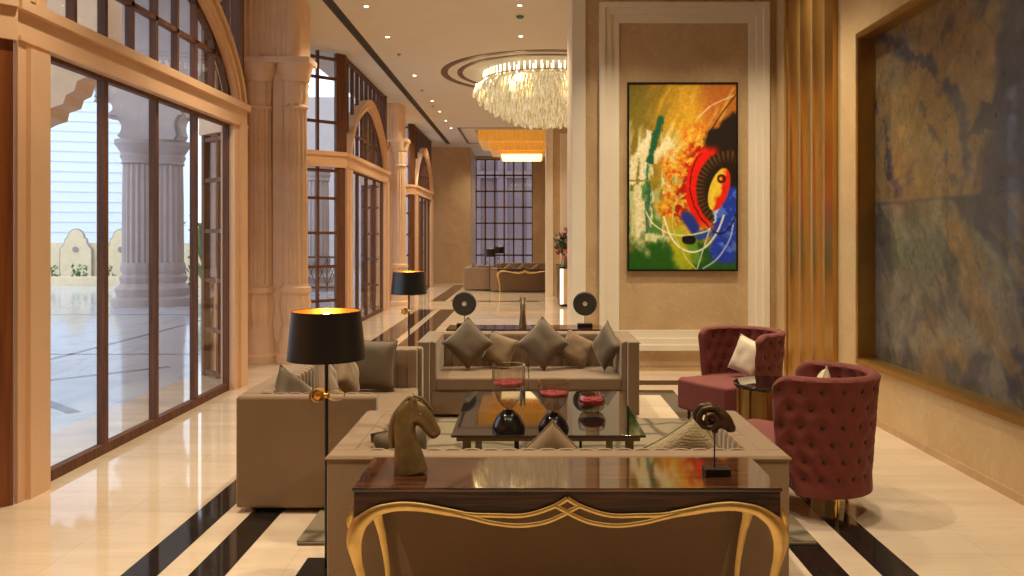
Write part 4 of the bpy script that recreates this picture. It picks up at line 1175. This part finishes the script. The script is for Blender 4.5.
cap_ = [(.37,3.42),(.41,3.45),(.38,3.5),(.43,3.62),(.40,3.68),(.50,3.84),(.55,3.9),(.55,4.0)]
def pcol(x, y, lab):
    t = thing('porch_column', lab, 'column', (x,y,-.02), 0, 'fluted porch columns outside')
    b1 = MB(); b1.lathe(colp, 40, flutes=12, amp=.06, frange=(.3,.95)); b1.build('base', M['pstone'], t)
    b1 = MB(); b1.lathe([(.385,1.05),(.38,2.5),(.365,3.42)], 96, flutes=18, amp=.10); b1.build('fluted_shaft', M['pstone'], t)
    b1 = MB(); b1.lathe(cap_, 40); b1.build('capital', M['pstone'], t)
pcol(-9.40, YA, 'pale fluted column outside, seen through second door panel')
pcol(-8.86, YA+.3, 'pale fluted column outside, seen through third door panel')
pcol(-6.62, 25.2, 'pale fluted column outside, seen through the second bay')
pcol(-6.0, YA, 'pale fluted column outside nearest the glazed wall')
# nearer arch haunch seen at the top of the first pane
q = MB()
pts = [((px-527)*9.9/800, 1.65-(py-237)*9.9/800) for px,py in ((-30,150),(20,135),(46,122),(56,119),(58,110),(70,106),(73,97),(81,93),(84,83),(94,79),(97,64),(112,56),(112,-60),(-30,-60))]
q.prism(pts, 'xz', 9.75, 10.15); struct('wall_porch', q, M['sand'])
pcol(-6.75, 9.95, 'near porch column outside the first bay')
q = MB(); q.box(-10.6, XW-.12, -3, 21, 7.3, 7.5); struct('ceiling_porch', q, M['pstone'])
# white clad building, garden wall, planter
t = thing('clad_building', 'white building with horizontal cladding lines beyond the garden wall', 'building', (-24,30,-.02), R(18))
q = MB(); q.box(-12,9.0,7,20,0,18); q.build('wall', M['cladding'], t)
q = MB()
for i in range(34): q.box(-12,9.02,6.96,7.0,1.9+i*.48,1.93+i*.48)
q.build('cladding_joint', M['joint'], t)
def gpoly(w, h):
    pts = [(-w/2,0),(-w/2,h*.62)]
    pts += [(-w/2+.06*w,h*.66),(-w*.36,h*.72),(-w*.33,h*.82)]
    for i in range(9):
        a = pi-pi*i/8; pts.append((w*.26*cos(a), h*.84+h*.16*sin(a)))
    pts += [(w*.33,h*.82),(w*.36,h*.72),(w/2-.06*w,h*.66),(w/2,h*.62),(w/2,0)]
    return pts
t = thing('garden_wall', 'low plastered garden wall with curved top panels outside', 'garden wall', (0,30.,-.02))
q = MB(); q.box(-22,-9.2,.1,.4,0,1.45); q.build('wall', M['gwall'], t)
for x in (-19.9,-16.9,-15.2,-11.4,-9.6):
    q = MB(); q.prism(gpoly(1.15,1.95), 'xz', -.05, .12, Matrix.Translation((x,0,0))); p = q.build('curved_panel', M['gwall'], t)
    q = MB(); pp = [(x+a,0,b_) for a,b_ in gpoly(1.15,1.95)]; q.tube(pp, .05, 6, ref=(0,1,0)); q.lathe([(0,-.08),(.11,-.08),(.11,0)], 12, 0,0, Matrix.Translation((x,0,1.2))@Matrix.Rotation(-pi/2,4,'X')); q.build('coping', M['gtrim'], p)
q = MB(); q.box(-22,-9.2,-2.6,-2.3,0,.30); q.build('planter_edge', M['gwall'], t)
def shrub(x, y, s, lab, m='leaf', tall=0.):
    t = thing('garden_shrub', lab, 'shrub', (x,y,-.02), 0, 'shrubs in the garden planter')
    rr = random.Random(int(x*100)); q = MB()
    for i in range(60):
        a = rr.uniform(0,2*pi); r = s*.5*sqrt(rr.random()); p = Vector((r*cos(a), r*sin(a), .25+tall+s*.7*rr.random()))
        d = Vector((rr.uniform(-1,1),rr.uniform(-1,1),rr.uniform(.2,1))).normalized(); w = d.cross(Vector((.3,.2,1))).normalized()*.07*s
        q.add([p-d*.12*s,p+w,p+d*.2*s,p-w], [(0,1,2,3)])
    q.build('foliage', M[m], t)
    q = MB(); q.tube([(0,0,0),(.02,0,.25+tall+s*.3)], .02, 6); q.build('stem', M['bark'], t)
for i, (x,sz) in enumerate(((-18.0,.6),(-17.0,.55),(-16.0,.6),(-15.0,.55),(-14.0,.6),(-13.0,.55),(-11.4,.6),(-10.2,.6))):
    shrub(x, 28.6, sz, '%s low shrub along the garden wall, counting from the near door jamb' % ['first','second','third','fourth','fifth','sixth','seventh','eighth'][i], 'leaf' if i % 3 else 'leafd')
shrub(-9.75, 22.6, .9, 'dark shrub at the foot of the sapling', 'leafd')
t = thing('sapling_tree', 'thin sapling seen between porch column and door mullion', 'tree', (-10.9,25.2,-.02))
q = MB(); q.tube([(0,0,0),(.03,0,1.2),(-.02,0,2.4),(.02,0,3.5)], [.05,.045,.03,.01], 8); q.build('trunk', M['bark'], t)
q = MB(); rr = random.Random(5)
for i in range(50):
    p = Vector((rr.uniform(-.35,.35), rr.uniform(-.3,.3), rr.uniform(1.0,2.4))); d = Vector((rr.uniform(-1,1),rr.uniform(-1,1),rr.uniform(-.2,.8))).normalized(); w = d.cross(Vector((.3,.2,1))).normalized()*.06
    q.add([p-d*.08,p+w,p+d*.14,p-w], [(0,1,2,3)])
q.build('foliage', M['leaf'], t)
t = thing('broadleaf_plant', 'broad leaved green plant seen through the fourth door panel', 'plant', (-9.9,24.4,-.02))
q = MB(); rr = random.Random(9)
for i in range(11):
    a = i*2.4; h = .5+.16*i; r = .5; pts = [(0,0,h*.5),(r*.5*cos(a),r*.5*sin(a),h),(r*cos(a),r*sin(a),h*.95)]
    d = Vector((-sin(a),cos(a),0))*.14
    P0,P1,P2 = [Vector(p) for p in pts]
    q.add([P0,P1-d,P2,P1+d], [(0,1,2,3)])
q.build('foliage', M['leaf'], t)
q = MB(); q.tube([(0,0,0),(0,0,1.2)], .03, 6); q.build('stem', M['bark'], t)
# balustrade seen through the second bay
t = thing('porch_railing', 'dark iron railing outside the second bay', 'railing', (-7.2,24.5,-.02))
q = MB(); q.box(-1.2,1.4,-.02,.02,1.02,1.08); q.box(-1.2,1.4,-.02,.02,.10,.15)
q.build('rail', M['brown'], t)
q = MB()
for i in range(9):
    x = -1.2+i*.325; q.box(x-.015,x+.015,-.015,.015,0,1.05)
    if i < 8: q.tube([(x,0,.15),(x+.325,0,1.02)], .012, 5); q.tube([(x+.325,0,.15),(x,0,1.02)], .012, 5)
q.build('lattice', M['brown'], t)
# pale facade beyond the second bay and the far window
q = MB(); q.box(-16,-4.5,42,42.4,-.02,9); struct('wall_outside', q, M['pstone'])
q = MB(); q.box(-4.4,2.6,36,36.3,-.02,7)
for x in (-2.3,-1.1,.2): q.box(x-.22,x+.22,35.8,36,-.02,7)
q.box(-4.4,2.6,35.75,36,4.3,4.6); struct('wall_court', q, M['curtain'])

# ------------------------------------------------------------------ light
w = bpy.data.worlds.new('world'); sc.world = w; w.use_nodes = True
bg = w.node_tree.nodes['Background']; bg.inputs[0].default_value = (.76,.88,1.0,1); bg.inputs[1].default_value = 2.2
def spot(x, y, e, ang=115, blend=.9, col=(1,.86,.62), r=.06):
    l = bpy.data.lights.new('spot_beam', 'SPOT'); l.energy = e; l.spot_size = R(ang); l.spot_blend = blend; l.color = col; l.shadow_soft_size = r
    o = bpy.data.objects.new('spot_beam', l); C.objects.link(o); o.location = (x,y,CZ-.03)
for (x,y) in DL: spot(x,y,170)
for (x,y) in DLhidden: spot(x,y,235 if x > 1 else 290,100)  # unseen overhead spots lighting the seating; no fittings modelled
for (x,y) in ((1.3,8.6),(2.4,8.6)): spot(x,y,260,105)  # added spots, out of view and without fittings, to brighten the picture pier
def point(x,y,z,e,r,col=(1,.76,.45)):
    l = bpy.data.lights.new('lamp_glow', 'POINT'); l.energy = e; l.shadow_soft_size = r; l.color = col
    o = bpy.data.objects.new('lamp_glow', l); C.objects.link(o); o.location = (x,y,z)
for i in range(8):
    a = 2*pi*(i+.5)/8; spot(CH[0]+1.5*cos(a), CH[1]+1.5*sin(a), 110)
for (x,y) in ((1.6,12.4),(-1.2,18.6),(1.4,20.6),(-.9,21.8),(-2.6,25.),(-1.6,27.6),(1.4,27.6),(-.9,30.2),(-3.4,22.)): spot(x,y,150)  # beams for the hall that have no modelled fitting
for (x,y) in ((-.985,3.93),(-1.24,8.4)): point(x,y,1.20,3.,.03,(1,.7,.35))

sc.view_settings.view_transform = 'Standard'; sc.view_settings.look = 'None'
sc.view_settings.gamma = 1; sc.view_settings.exposure = 0.05; sc.view_settings.use_curve_mapping = False
cy = sc.cycles
cy.use_denoising = True; cy.max_bounces = 9; cy.diffuse_bounces = 4; cy.glossy_bounces = 4; cy.transparent_max_bounces = 16; cy.transmission_bounces = 4
cy.sample_clamp_indirect = 6; cy.caustics_reflective = False; cy.caustics_refractive = False
